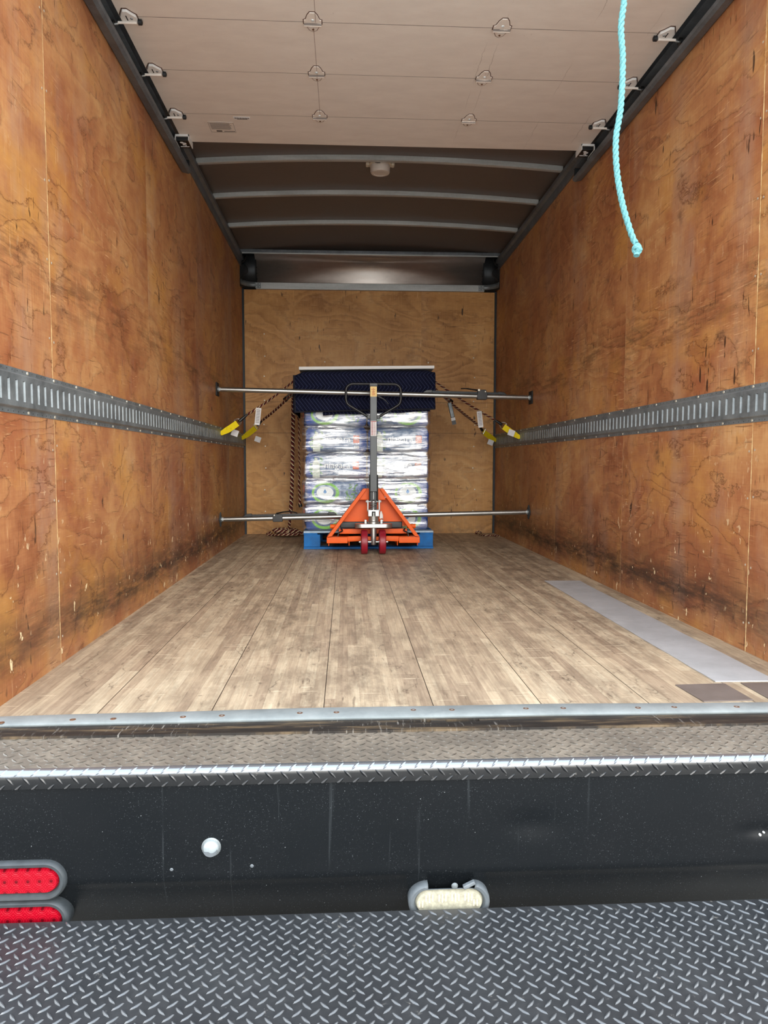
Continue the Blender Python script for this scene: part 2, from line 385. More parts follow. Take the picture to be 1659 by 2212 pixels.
M['tube'] = metal('satin_steel_tube', '#a8a9a6', '#b6b7b4', .34, .95, 1.5, (1,1,1), 0)
M['post'] = plain('dark_grey_enamel', '#4a4e50', .4, .2, .08, 12)
M['blue_wood'] = plain('blue_painted_wood', '#0a62a6', .7, 0, .22, 14, .25)
M['cream'] = plain('cream_plastic', '#c7bda9', .45, 0, .05, 20)
M['lens'] = plain('frosted_white_lens', '#c9c0b6', .35, 0, .04, 20)
M['white'] = plain('white_laminate', '#d8d8d6', .45, 0, .04, 9)
M['paper'] = plain('white_label', '#dcdcdc', .6, 0, .05, 30)
M['ink'] = plain('printed_ink', '#5a5450', .7, 0, .1, 30)
M['yellow'] = None
M['grime'] = plain('brown_grime_shadow', '#5d463c', .8, 0, .2, 60)
M['slot_dark'] = plain('shadowed_steel', '#1b1c1c', .7, .2, .2, 20)
M['teal'] = plain('teal_poly_rope', '#5b9599', .65, 0, .35, 260, .6)
M['rust'] = plain('rusty_screw', '#6d4e3a', .6, .3, .35, 220)
M['pcap'] = plain('pale_screw_head', '#c9c4b4', .4, .5, .1, 40)
M['patch_grey'] = None

def door_mat():
    DOORY = 1.2; DOORX = W/2; t_zero = 0.0
    t = NT('cream_door_panel'); co = t.coords(); x, y, z = t.sep(co)
    n = t.noise(t.mapping(co, (2, 5, 1)), 2.5, 6, .65)
    col = t.ramp(n, [(.3, srgb('#d6cdc4')), (.7, srgb('#e2dad1'))])
    sp = t.noise(t.mapping(co, (40, 22, 1)), 1.0, 4, .7)
    m = t.ramp(t.noise(t.mapping(co, (3, 3, 1), (4,0,0)), 1.0, 3), [(.48, 0.0), (.64, 1.0)])
    col = t.mix(t.math('MULTIPLY', t.ramp(sp, [(.66, 0.0), (.74, .5)]), m), col, srgb('#6b5c54'))
    for yy in (.345, .742, 1.136, 1.532, 1.948):
        sd_ = t.math('ABSOLUTE', t.math('SUBTRACT', y, yy-DOORY+t_zero))
        col = t.mix(t.math('MULTIPLY', t.math('LESS_THAN', sd_, t.math('MULTIPLY_ADD', n, .004, -.0005)), .85), col, srgb('#43352e'))
    # rust-water run lines between the hinges
    for xl, y0, y1 in ((.852-DOORX, 1.17-DOORY, 1.93-DOORY), (.862-DOORX, .3-DOORY, 1.13-DOORY)):
        w_ = t.math('ABSOLUTE', t.math('SUBTRACT', x, xl))
        k = t.math('MULTIPLY', t.math('LESS_THAN', w_, .0016), t.math('MULTIPLY', t.math('GREATER_THAN', y, y0), t.math('LESS_THAN', y, y1)))
        col = t.mix(t.math('MULTIPLY', k, .6), col, srgb('#6e5144'))
    for xl in (1.605-DOORX, 1.655-DOORX, 2.02-DOORX, 2.27-DOORX):
        w_ = t.math('ABSOLUTE', t.math('SUBTRACT', t.math('ADD', x, t.math('MULTIPLY', n, .03)), xl))
        col = t.mix(t.math('MULTIPLY', t.math('LESS_THAN', w_, .0014), t.math('MULTIPLY', m, .5)), col, srgb('#857468'))
    t.set(col, .42, 0, .4); t.bump(sp, .05, .001); return t.m
M['door'] = door_mat()
def yellow_mat():
    t = NT('yellow_webbing'); co = t.coords(); n = t.noise(co, 60, 4, .7); w_ = t.noise(t.mapping(co, (300,300,300)), 1, 2)
    t.set(t.mix(t.ramp(n, [(.55, 0.0), (.72, .6)]), srgb('#e8cf1c'), srgb('#8b7a12')), .75, 0, .2); t.bump(w_, .3, .001); return t.m
M['yellow'] = yellow_mat()
def camo_mat():
    t = NT('maroon_and_cream_rope'); uvn = t.coords('UV'); u_, v_, _ = t.sep(uvn)
    ph = t.math('FRACT', t.math('ADD', t.math('MULTIPLY', v_, 24.0), t.math('MULTIPLY', u_, 2.0)))
    n = t.noise(t.mapping(t.coords(), (60,60,60)), 1, 3, .6)
    ph = t.math('ADD', ph, t.math('MULTIPLY', t.math('SUBTRACT', n, .5), .7))
    col = t.ramp(ph, [(0, srgb('#3a1014')), (.30, srgb('#6b2a26')), (.52, srgb('#571e1e')), (.58, srgb('#d8bd93')), (.82, srgb('#e6d2ae')), (.86, srgb('#2b1416'))])
    t.set(col, .8, 0, .2); t.bump(ph, .4, .002); return t.m
M['camo'] = camo_mat()
def blanket_mat():
    t = NT('navy_quilted_blanket'); x, y, z = t.sep(t.coords())
    h = t.math('ADD', z, t.math('MULTIPLY', y, .9))
    per = .19
    q = t.math('DIVIDE', h, per); tri = t.math('ABSOLUTE', t.math('SUBTRACT', t.math('FRACT', q), .5))
    xs = t.math('ADD', x, t.math('MULTIPLY', tri, .15))
    fr = t.math('FRACT', t.math('DIVIDE', xs, .029))
    d = t.math('ABSOLUTE', t.math('SUBTRACT', fr, .5))
    line = t.ramp(d, [(0, 1.0), (.04, .9), (.075, 0.0)])
    n = t.noise(t.coords(), 25, 4, .6)
    col = t.mix(t.math('MULTIPLY', line, .7), t.ramp(n, [(.3, srgb('#090d22')), (.7, srgb('#10152e'))]), srgb('#565d84'))
    t.set(col, .85, 0, .15)
    t.bump(t.ramp(d, [(0, 0.0), (.25, .8), (.5, 1.0)]), .9, .006); return t.m
M['blanket'] = blanket_mat(); M['binding'] = plain('dark_blanket_binding', '#0e1120', .85, 0, .2, 60)
def patch_mat(name, c, edge):
    t = NT(name); co = t.coords(); n = t.noise(co, 7, 6, .65); n2 = t.noise(t.mapping(co, (14, 60, 1), (0,0,0), (0,0,.4)), 1, 3, .6)
    n3 = t.noise(co, 26, 4, .7)
    col = t.ramp(n, [(.3, srgb(c)), (.7, srgb(edge))])
    col = t.mix(t.ramp(n2, [(.68, 0.0), (.75, .45)]), col, srgb('#6d6f70')); col = t.mix(t.ramp(n3, [(.72, 0.0), (.74, .7)]), col, srgb('#3f4042'))
    t.set(col, .42, .25, .5); return t.m
M['patch_grey'] = patch_mat('grey_sheet_steel', '#b2b6b9', '#c8ccd0'); M['patch_brown'] = patch_mat('brown_worn_steel', '#6e6560', '#837a75')
M['platform'] = diamond_mat('charcoal_diamond_plate', '#25272a', '#434445', .6, .30, '#6a6d70', .0055, .6)
M['step'] = diamond_mat('dusty_diamond_plate', '#4a4641', '#8c8172', .95, .42, '#6a675f', 0.0, .7)
M['lip'] = diamond_mat('black_diamond_plate', '#0c0e10', '#3a3936', .12, .20, '#14171a', None)
def panel_mat():
    t = NT('black_painted_steel'); co = t.coords(); x, y, z = t.sep(co)
    n = t.noise(co, 2.2, 3, .5); sp = t.noise(co, 420, 2, .6); sp2 = t.voro(co, 34)
    col = t.ramp(n, [(.3, srgb('#0d1114')), (.7, srgb('#141618'))])
    col = t.mix(t.ramp(sp, [(.66, 0.0), (.74, .5)]), col, srgb('#6f7478')); col = t.mix(t.ramp(sp2, [(.022, .9), (.035, 0.0)]), col, srgb('#9ba0a2'))
    st = t.noise(t.mapping(co, (34, 1, .9)), 1.0, 4, .7)
    lowx = t.ramp(x, [(.0, .8), (.4, .35), (.5, 0.0)])
    col = t.mix(t.math('MULTIPLY', t.ramp(st, [(.62, 0.0), (.68, .22)]), lowx), col, srgb('#4e5356'))
    dr = t.math('MULTIPLY', t.math('LESS_THAN', t.math('ABSOLUTE', t.math('SUBTRACT', x, .665)), .0022), t.math('LESS_THAN', z, -.22))
    col = t.mix(t.math('MULTIPLY', dr, .4), col, srgb('#5f676c'))
    t.set(col, .34, 0.0, .2); b1 = t.bump(n, .5, .01); t.bump(sp, .04, .0006, b1); return t.m
M['panel'] = panel_mat()
def sill_mat():
    t = NT('scuffed_sill_plate'); co = t.coords(); n = t.noise(t.mapping(co, (2.4, 22, 1)), 1.3, 7, .7); s = t.noise(t.mapping(co, (120, 14, 1), (0,0,0), (0,0,.7)), 1, 4, .7)
    x, y, z = t.sep(co)
    col = t.ramp(n, [(.36, srgb('#1c1a19')), (.52, srgb('#2e2925')), (.62, srgb('#62533f')), (.75, srgb('#7d6c56'))])
    col = t.mix(t.math('MULTIPLY', t.ramp(s, [(.58, 0.0), (.68, .6)]), t.ramp(t.noise(co, 3, 3), [(.5, 0.0), (.6, 1.0)])), col, srgb('#a8a49c'))
    t.set(col, .5, .2, .5); t.bump(s, .1, .001); return t.m
M['sill'] = sill_mat()
def red_lens():
    t = NT('red_lamp_lens'); co = t.coords(); v = t.node('TexVoronoi', feature='F1'); t.ln(co, v.inputs['Vector']); v.inputs['Scale'].default_value = 55
    x, y, z = t.sep(co)
    cx = t.math('MULTIPLY', t.math('SUBTRACT', t.math('FRACT', t.math('DIVIDE', x, .026)), .5), .026)
    cz = t.math('MULTIPLY', t.math('SUBTRACT', t.math('FRACT', t.math('DIVIDE', t.math('SUBTRACT', z, -.013), .027)), .5), .027)
    rr = t.math('SQRT', t.math('ADD', t.math('MULTIPLY', cx, cx), t.math('MULTIPLY', cz, cz)))
    rings = t.math('SINE', t.math('MULTIPLY', rr, 1500))
    col = t.mix(t.ramp(rr, [(0, 1.0), (.0025, .8), (.005, 0.0)]), t.mix(t.ramp(rings, [(.3, .0), (.9, .35)]), srgb('#96061a'), srgb('#d8243a')), srgb('#38030a'))
    t.set(col, .15, 0, .35); t.bump(rings, .25, .001); return t.m
M['red_lens'] = red_lens()
def film_mat():
    t = NT('clear_stretch_film'); co = t.coords()
    n1 = t.noise(t.mapping(co, (2.6, 4, 17)), 1.0, 5, .6, .8); n2 = t.noise(t.mapping(co, (7, 9, 75)), 1.0, 5, .65, .5)
    n3 = t.noise(t.mapping(co, (3.2, 2, 6), (5,1,3)), 1.0, 3, .55)
    bmp = t.node('Bump'); t.ln(t.math('ADD', t.math('MULTIPLY', n1, 1.0), t.math('MULTIPLY', n2, .35)), bmp.inputs['Height']); bmp.inputs['Strength'].default_value = 1.0; bmp.inputs['Distance'].default_value = .007
    tr = t.node('BsdfTransparent'); gl = t.node('BsdfGlossy'); gl.inputs['Roughness'].default_value = .22; gl.inputs['Color'].default_value = (1,1,1,1)
    df = t.node('BsdfDiffuse'); df.inputs['Color'].default_value = (.93,.96,.97,1); t.ln(bmp.outputs[0], df.inputs['Normal'])
    t.ln(bmp.outputs[0], gl.inputs['Normal'])
    m1 = t.node('MixShader'); m2 = t.node('MixShader')
    milky = t.math('MULTIPLY', t.ramp(t.math('ADD', t.math('MULTIPLY', n1, .5), t.math('MULTIPLY', n2, .5)), [(.48, .0), (.55, .20), (.62, .7)]), t.ramp(n3, [(.45, .0), (.60, .7)]))
    t.ln(milky, m1.inputs[0]); t.ln(tr.outputs[0], m1.inputs[1]); t.ln(df.outputs[0], m1.inputs[2])
    fr = t.node('LayerWeight'); fr.inputs['Blend'].default_value = .35; t.ln(bmp.outputs[0], fr.inputs['Normal'])
    n4 = t.noise(t.mapping(co, (2.2, 2, 5.5), (1,7,2)), 1.0, 4, .55)
    shine = t.math('MULTIPLY', t.ramp(t.math('MULTIPLY_ADD', n1, .45, t.math('MULTIPLY', n4, .62)), [(.49, .0), (.545, .40), (.61, .95)]), t.ramp(n2, [(.37, .15), (.54, 1.0)]))
    t.ln(t.math('ADD', t.math('MULTIPLY_ADD', fr.outputs['Fresnel'], .06, .03), t.math('MULTIPLY', shine, .44)), m2.inputs[0]); t.ln(m1.outputs[0], m2.inputs[1]); t.ln(gl.outputs[0], m2.inputs[2])
    t.t.links.new(m2.outputs[0], t.out.inputs['Surface']); return t.m
M['film'] = film_mat()
def case_mat():
    t = NT('printed_water_case_bag'); g = t.coords('Generated'); gx, gy, gz = t.sep(g); co = t.coords()
    e = t.math('MULTIPLY', t.math('ABSOLUTE', t.math('SUBTRACT', gx, .5)), 2.0)
    n = t.noise(t.mapping(co, (4, 4, 14)), 1.0, 5, .6); n2 = t.noise(t.mapping(co, (30, 10, 60)), 1.0, 4, .6)
    ed = t.ramp(t.math('ADD', e, t.math('MULTIPLY', t.math('SUBTRACT', n, .5), .25)), [(.52, 0.0), (.80, 1.0)])
    inner = t.ramp(t.math('ADD', t.math('MULTIPLY', n, .7), t.math('MULTIPLY', n2, .3)), [(.36, srgb('#163a70')), (.5, srgb('#4f6f94')), (.60, srgb('#a5b7c8'))])
    col = t.mix(ed, inner, srgb('#0b479c'))
    tb = t.ramp(gz, [(0, .8), (.14, 0.0), (.86, 0.0), (1.0, .8)])
    col = t.mix(t.math('MULTIPLY', tb, .6), col, srgb('#8d8a88'))
    t.set(col, .22, 0, .6); t.bump(n2, .35, .004); return t.m
M['case'] = case_mat()
M['green_print'] = plain('green_print', '#66b312', .35, 0, .2, 60)
M['leaf_print'] = plain('leaf_green_print', '#2f7a22', .35, 0, .5, 120)
M['white_print'] = plain('white_print', '#dfe8ea', .35, 0, .06, 40)
M['bottle_print'] = plain('bottle_print', '#b9c6b8', .3, 0, .2, 60)
M['orange_print'] = plain('orange_print', '#e0622c', .35, 0, .1, 30)
M['labely'] = plain('yellow_label', '#e6c77e', .5, 0, .15, 150)
M['ground'] = plain('grey_concrete_yard', '#c9c5bd', .9, 0, .1, 3)

# ------------------------------------------------------------------ yard outside and truck shell
MB().box(-14, 16, -22, 14, -1.15, -1.05).build('ground', M['ground']); tag(bpy.data.objects['ground'], kind='structure')
o = MB().box(0, W, 0.0, D+.03, -.035, 0).build('floor', M['floor']); tag(o, kind='structure')
ZT = 2.52
o = MB().box(-.03, 0, -.02, D+.03, -.035, ZT+.0).build('wall_left', M['ply_left']); tag(o, kind='structure'); WL = o
o = MB().box(W, W+.03, -.02, D+.03, -.035, ZT+.0).build('wall_right', M['ply_right']); tag(o, kind='structure'); WR = o
o = MB().box(0.016, W-.016, D, D+.03, 0, 2.335).build('wall_back', M['ply_back']); tag(o, kind='structure'); WBk = o
# screw heads in the plywood
scr = MB().lathe((0,0,0), (0,0,1), [(.0042, 0), (.0042, .0006), (.002, .0013)], 10).build('screw_head', M['pcap'], None, True)
pts = []
for wall, x, sgn, s0 in ((WL, 0, 1, .5373), (WR, W, -1, .5735)):
    for dy in (-.018, .018):
        for z in (.10, .32, .56, .74, 1.10, 1.36, 1.62, 1.90, 2.16, 2.38):
            pts.append((wall, (x, s0+dy, z+random.uniform(-.01, .01)), (0, sgn*PI/2, 0)))
for xx in (.198, 2.234):
    for z in (.22, .43, .641, .851, 1.06, 1.29, 1.52, 1.71, 1.92):
        pts.append((WBk, (xx+random.uniform(-.012,.012), D, z), (PI/2, 0, 0)))
for xx in (.78, 1.30, 1.78): pts.append((WBk, (xx, D, 1.66), (PI/2, 0, 0)))
for i, (wall, p, ro) in enumerate(pts):
    c = scr if i == 0 else scr.copy()
    if i: C.objects.link(c)
    c.parent = wall; c.location = p; c.rotation_euler = ro; c.scale = (1, 1, 1) if wall is not WBk else (1.5, 1.5, 1)

# crowned roof skin
mb = MB(); N = 24
def crown(x): return .045*(1-((x-W/2)/(W/2))**2)
vs = []; 
for (yy) in (-.02, D+.03):
    for zt in (0, .02):
        for i in range(N+1): x = -.03+(W+.06)*i/N; vs.append((x, yy, 2.645+crown(min(max(x,0),W))+zt))
n1 = N+1
for i in range(N):
    mb_f = [(i, i+1, 2*n1+i+1, 2*n1+i), (n1+i, 3*n1+i, 3*n1+i+1, n1+i+1), (i, n1+i, n1+i+1, i+1), (2*n1+i, 2*n1+i+1, 3*n1+i+1, 3*n1+i)]
    mb.f += [list(q) for q in mb_f]; mb.uv += [None]*4
mb.f += [[0, 2*n1, 3*n1, n1], [N, n1+N, 3*n1+N, 2*n1+N]]; mb.uv += [None]*2
mb.v = [Vector(v) for v in vs]
tag(mb.build('ceiling', M['roof'], None, True), kind='structure')
# top rails along the walls
def rail(name, sg, x):
    P = [(0, ZT), (.012, ZT), (.014, ZT+.05), (.034, ZT+.062), (.034, ZT+.09), (0, ZT+.135)]
    tag(MB().prism(P, lambda u_, v_, d: (x+sg*u_, d, v_), -.02, D).build(name, M['rail'], None, False, .002), kind='structure')
    tag(MB().box(min(x, x-sg*.03), max(x, x-sg*.03), -.02, D+.03, ZT, ZT+.145).build(name.replace('1', '7').replace('2', '8'), M['dark_metal']), kind='structure')
rail('trim_1', 1, 0); rail('trim_2', -1, W)
# nose panel over the plywood at the front of the box
def curvedsheet(x0, x1, nx=1, skew=0):
    mb = MB(); K = 14; P = []
    for k in range(K+1):
        a = (k/K); z = 2.388+.245*a; y = D-.005-.245*(.14*a+.15*a*a+.32*a**6)
        P.append((y, z))
    vs = [(x0, y, z) for y, z in P] + [(x1, y, z) for y, z in P]
    return mb.add(vs, [(k, k+1, K+1+k+1, K+1+k) for k in range(K)])
tag(curvedsheet(.135, 2.305).build('trim_3', M['alu_sheet'], None, True, solid=.003), kind='structure')
mb = MB()
for x in (.146, 2.294):
    for z in (2.43, 2.48, 2.53): mb.lathe((x, D-.009-.245*(.14*((z-2.388)/.245)+.15*((z-2.388)/.245)**2+.32*((z-2.388)/.245)**6), z), (0,-1,.2), [(.003,0),(.003,.004)], 8)
mb.build('screw_head', M['slot_dark'], bpy.data.objects['trim_3'])
# dark corner sheets beside it
for nm, xa, xb, sg in (('trim_4', .0, .14, 1), ('trim_5', W, 2.30, -1)):
    mb = MB(); K = 10; vs = []
    for k in range(K+1):
        a = PI/2*k/K; x = xa+sg*(.145*(1-math.cos(a))); y = D-.145+.145*math.sin(a)
        for z, dy in ((2.336, 0), (2.64, -.10)): vs.append((x, y+dy*(math.sin(a)), z))
    mb.add(vs, [(2*k, 2*k+2, 2*k+3, 2*k+1) for k in range(K)])
    tag(mb.build(nm, M['dark_metal'], None, True, solid=.004), kind='structure')
# aluminium beam over the plywood with curved corner lips
bm_t = thing('header_beam', (W/2, D-.02, 2.333), 'pale aluminium beam across the top of the plywood end wall, curving at both corners', 'beam')
MB().box(.135, 2.315, D-.032, D-.002, 2.335, 2.396).build('beam', M['alu'], bm_t, False, .002)
for sg, x0 in ((1, .135), (-1, 2.305)):
    mb = MB(); vs = []; K = 10; w0 = 0 if sg == 1 else W
    for k in range(K+1):
        a = PI/2*k/K; x = w0+sg*(.010+.128*(1-math.cos(a))); y = D-.155+.125*math.sin(a)
        vs += [(x, y, 2.352), (x, y, 2.398)]
    mb.add(vs, [(2*k, 2*k+2, 2*k+3, 2*k+1) for k in range(K)])
    mb.build('corner_lip', M['galv'], bm_t, True, solid=.006)
    xp = .155 if sg == 1 else 2.285
    pl = MB().box(xp-.026, xp+.026, D-.036, D-.032, 2.340, 2.392).build('splice_plate', M['galv'], bm_t)
    for dx in (-.014, .014):
        for dz in (-.014, .014):
            MB().lathe((xp+dx, D-.036, 2.366+dz), (0,-1,0), [(.004,0),(.004,.003),(.001,.004)], 10).build('rivet', M['steel'], pl, True)
tag(MB().box(0, W, D-.215, D-.165, 2.622, 2.652).build('trim_6', M['rail'], None, False, .004), kind='structure')
mb = MB().box(.03, W-.03, D-.212, D-.206, 2.612, 2.624); mb.build('front_lip', M['alu'], bpy.data.objects['trim_6'])
# vertical corner strips beside the end wall
tag(MB().box(0, .018, D-.02, D, 0, 2.34).build('trim_9', M['dark_metal']), kind='structure')
tag(MB().box(W-.018, W, D-.02, D, 0, 2.34).build('trim_10', M['dark_metal']), kind='structure')
tag(MB().box(-.03, W+.03, D+.031, D+.05, -.035, 2.72).build('trim_12', M['dark_metal']), kind='structure')  # unseen outer end panel, added to stop sky leaking in above the plywood
# roof bows
lab = ['galvanised roof bow nearest the raised door, just before the round lamp', 'middle galvanised roof bow, the next one past the round lamp', 'deepest galvanised roof bow, closest to the shiny nose panel']
for i, yb in enumerate((2.905, 3.515, 4.17)):
    mb = MB(); K = 24; vs = []
    for k in range(K+1):
        x = .022+(W-.044)*k/K; z = 2.612+crown(x)
        for (dy, dz) in ((-.019, .032), (-.019, .002), (-.015, 0), (.015, 0), (.019, .002), (.019, .032)): vs.append((x, yb+dy, z+dz))
    fs = [(6*k+j, 6*k+(j+1) % 6, 6*(k+1)+(j+1) % 6, 6*(k+1)+j) for k in range(K) for j in range(6)] + [tuple(range(6)), tuple(6*K+j for j in range(6))]
    mb.add(vs, fs); o = mb.build('roof_bow', M['galv_light'] if False else M['alu'], None, True); tag(o, lab[i], 'roof beam', 'roof bows under the ceiling')
# round lamp
lp = thing('ceiling_lamp', (1.215, 3.01, 2.69), 'round cream dome lamp on the dark roof behind the nearest roof bow', 'lamp')
MB().lathe((1.215, 3.01, 2.692), (0,0,-1), [(.055,0),(.078,.002),(.078,.018),(.066,.022)], 32).build('base', M['cream'], lp, True)
MB().lathe((1.215, 3.01, 2.672), (0,0,-1), [(.066,0),(.066,.040),(.060,.050),(.045,.052),(.0443,.049),(.02,.049)], 32).build('lens', M['lens'], lp, True)
for sx in (-1, 1):
    MB().box(1.215+sx*.085-.012, 1.215+sx*.085+.012, 2.985, 3.035, 2.667, 2.692).build('mounting_ear', M['cream'], lp, False, .008, 3)
MB().obox((1.195, 2.94, 2.668), (.035, .02, .012), Matrix.Rotation(.5, 3, 'Z')).build('clip', M['black'], lp, False, .003)

# ------------------------------------------------------------------ raised roll-up door
dr = thing('door_1', (W/2, 1.2, 2.49), 'raised white roll-up door lying along the ceiling', 'door', kind='structure')
ys = [-.02, .345, .742, 1.136, 1.532, 1.948, 2.283]
for i in range(6):
    MB().box(.072, 2.368, ys[i], ys[i+1]-.0006, 2.49, 2.515).build('door_section', M['door'], dr)
for yy in ys[1:6]: MB().box(.072, 2.368, yy-.01, yy+.01, 2.5155, 2.518).build('seam_light_stop', M['black'], dr)  # unseen dark strips added above the seams to keep light out of the gaps
# painted centre hinges
def hinge(x, y, half=False):
    mb = MB(); z = 2.49
    out = [(-.036, -.012), (-.036, .018), (-.028, .022), (-.020, .050), (-.010, .068), (.010, .068), (.020, .050), (.028, .022), (.036, .018), (.036, -.012)]
    mb.prism(out, lambda u_, v_, d: (x+u_, y-v_, z-d), 0, .005)
    h = mb.build('hinge', M['door'], dr, False, .0015)
    MB().prism([(p[0]*1.10, p[1]*1.06) for p in out], lambda u_, v_, d: (x+u_, y-v_, z-d), 0, .0012).build('grime_shadow_edge', M['grime'], h)  # dark outline round the hinge: grime plus gap shadow put into the colour
    MB().box(x-.016, x+.016, y+.008, y+.0125, z-.0035, z-.0005).build('slit', M['slot_dark'], h)
    MB().cyl((x-.036, y+.006, z-.007), (x+.036, y+.006, z-.007), .0075, 14).build('barrel', M['door'], h, True)
    MB().cyl((x-.014, y+.020, z-.004), (x+.014, y+.020, z-.004), .006, 12).build('knuckle', M['white'], h, True)
    MB().lathe((x, y-.022, z-.005), (0,0,-1), [(.007,0),(.006,.003),(.002,.004)], 12).build('bolt', M['galv_light'], h, True)
    MB().prism([(-.033, .004), (-.016, .049), (0, .061), (.016, .049), (.033, .004)], lambda u_, v_, d: (x+u_, y+.012+v_*.9, z-d), 0, .0008).build('grime_shadow_edge', M['grime'], h)
    out2 = [(-.030, .004), (-.014, .045), (0, .056), (.014, .045), (.030, .004)]
    MB().prism(out2, lambda u_, v_, d: (x+u_, y+.012+v_*.9, z-d), 0, .002).build('lower_leaf', M['door'], h)
    for yy in (.026, .046): MB().lathe((x, y+yy, z-.002), (0,0,-1), [(.0045,0),(.004,.003)], 10).build('screw', M['rust'], h, True)
for yy in (1.136, 1.532, 1.948):
    hinge(.850, yy); hinge(1.632, yy)
def edge_hinge(x, y, sg):
    z = 2.49
    out = [(-.034, -.022), (-.034, .014), (-.020, .030), (-.006, .050), (.012, .050), (.022, .030), (.030, .012), (.030, -.022)]
    h = MB().prism(out, lambda u_, v_, d: (x-sg*u_, y-v_, z-d), 0, .012).build('roller_hinge', M['white'], dr, False, .003)
    MB().prism([(p[0]*1.12, p[1]*1.10) for p in out], lambda u_, v_, d: (x-sg*u_, y-v_, z-d), 0, .0015).build('grime_shadow_edge', M['grime'], h)  # same brown outline, dirt and painted gap shadow together
    MB().cyl((x-sg*.046, y+.016, z-.016), (x+sg*.030, y+.016, z-.016), .0055, 14).build('hinge_barrel', M['door'], h, True)
    MB().lathe((x+sg*.034, y+.018, z-.012), (sg,0,0), [(.011,0),(.011,.014),(.006,.017)], 12).build('end_cap', M['dark_metal'], h, True)
    MB().box(x-.006, x-.002, y-.024, y+.006, z-.0135, z-.010).build('slit', M['slot_dark'], h)
    MB().lathe((x+sg*.014, y-.006, z-.012), (0,0,-1), [(.006,0),(.005,.003)], 10).build('bolt', M['galv'], h, True)
    MB().cyl((x-sg*.046, y+.016, z-.020), (x-sg*.064, y+.016, z-.024), .005, 10).build('axle', M['steel'], h, True)
    MB().lathe((x-sg*.060, y+.016, z-.024), (-sg,0,0), [(.009,0),(.017,.002),(.017,.012),(.009,.014)], 18).build('roller', M['black'], h, True)
for yy in (1.136, 1.532, 1.948):
    edge_hinge(.108, yy, 1); edge_hinge(2.332, yy, -1)
for x, sg in ((.085, 1), (2.355, -1)):
    h = MB().box(x-.034, x+.034, 2.20, 2.30, 2.460, 2.49).build('top_bracket', M['black'], dr, False, .004)
    fr = MB(); fr.box(x-.038, x-.0345, 2.19, 2.30, 2.458, 2.4895); fr.box(x+.0345, x+.038, 2.19, 2.30, 2.458, 2.4895); fr.box(x-.038, x+.038, 2.190, 2.199, 2.480, 2.4895)
    fr.build('bracket_rim', M['white'], h)
    mb = MB()
    for q in ((-.008, 2.225, .010), (.004, 2.238, .012), (-.002, 2.252, .007), (.008, 2.262, .005)): mb.lathe((x+q[0], q[1], 2.460), (0,0,-1), [(q[2],0),(q[2]*.8,.0015)], 9)
    mb.box(x-.024, x+.024, 2.272, 2.278, 2.4585, 2.4602); mb.build('bracket_emblem', M['paper'], h)
    MB().cyl((x-sg*.03, 2.29, 2.45), (x-sg*.050, 2.29, 2.442), .008, 12).build('roller', M['steel'], h, True)
# two paper labels on the last section
lb = MB(); lb.box(.255, .388, 2.035, 2.150, 2.4885, 2.4898); lbl = lb.build('paper_label', M['door'], dr)
mb = MB()
for i in range(9): mb.box(.262, .380-random.random()*.02, 2.045+i*.0085, 2.0472+i*.0085, 2.4876, 2.4884)
for (a, b_, c_, d_) in ((.255,.256,2.035,2.150),(.387,.388,2.035,2.150),(.255,.388,2.035,2.0362),(.255,.388,2.149,2.150)): mb.box(a, b_, c_, d_, 2.4876, 2.4884)
mb.box(.285, .315, 2.128, 2.144, 2.4876, 2.4884); mb.box(.325, .384, 2.136, 2.142, 2.4876, 2.4884); mb.build('print', M['ink'], lbl)
l2 = MB().box(.398, .485, 1.972, 1.999, 2.4885, 2.4898).build('paper_label', M['paper'], dr)
mb = MB(); 
for i in range(16): mb.box(.405+i*.0046, .407+i*.0046+.0012*(i % 3 == 0), 1.976, 1.990, 2.4876, 2.4884)
mb.box(.415, .47, 1.992, 1.996, 2.4876, 2.4884); mb.build('print', M['ink'], l2)
# door tracks
for x, sg, lb_ in ((0, 1, 'long dark steel door track along the top of the left plywood wall'), (W, -1, 'long dark steel door track along the top of the right plywood wall')):
    tk = thing('door_track', (x, 1.2, 2.42), lb_, 'track')
    P = [(.001, 2.425), (.004, 2.500), (.046, 2.500), (.046, 2.496), (.0075, 2.496), (.0055, 2.430), (.040, 2.420), (.052, 2.424), (.056, 2.434), (.060, 2.432), (.056, 2.419), (.042, 2.412), (.006, 2.420)]
    def fn(u_, v_, d, x=x, sg=sg): return (x+sg*u_, d, v_+(d-1.2)*.006)
    mb = MB().prism(P, fn, -.02, 2.56); mb.build('channel', M['rail'], tk, False)
    MB().box(min(x+sg*.006, x+sg*.050), max(x+sg*.006, x+sg*.050), 2.545, 2.562, 2.43, 2.50).build('end_stop', M['dark_metal'], tk, False, .006)
    for yy in (.9, 1.75, 2.46):
        MB().box(min(x, x+sg*.010), max(x, x+sg*.010), yy-.02, yy+.02, 2.44, 2.555).build('hanger', M['dark_metal'], tk)
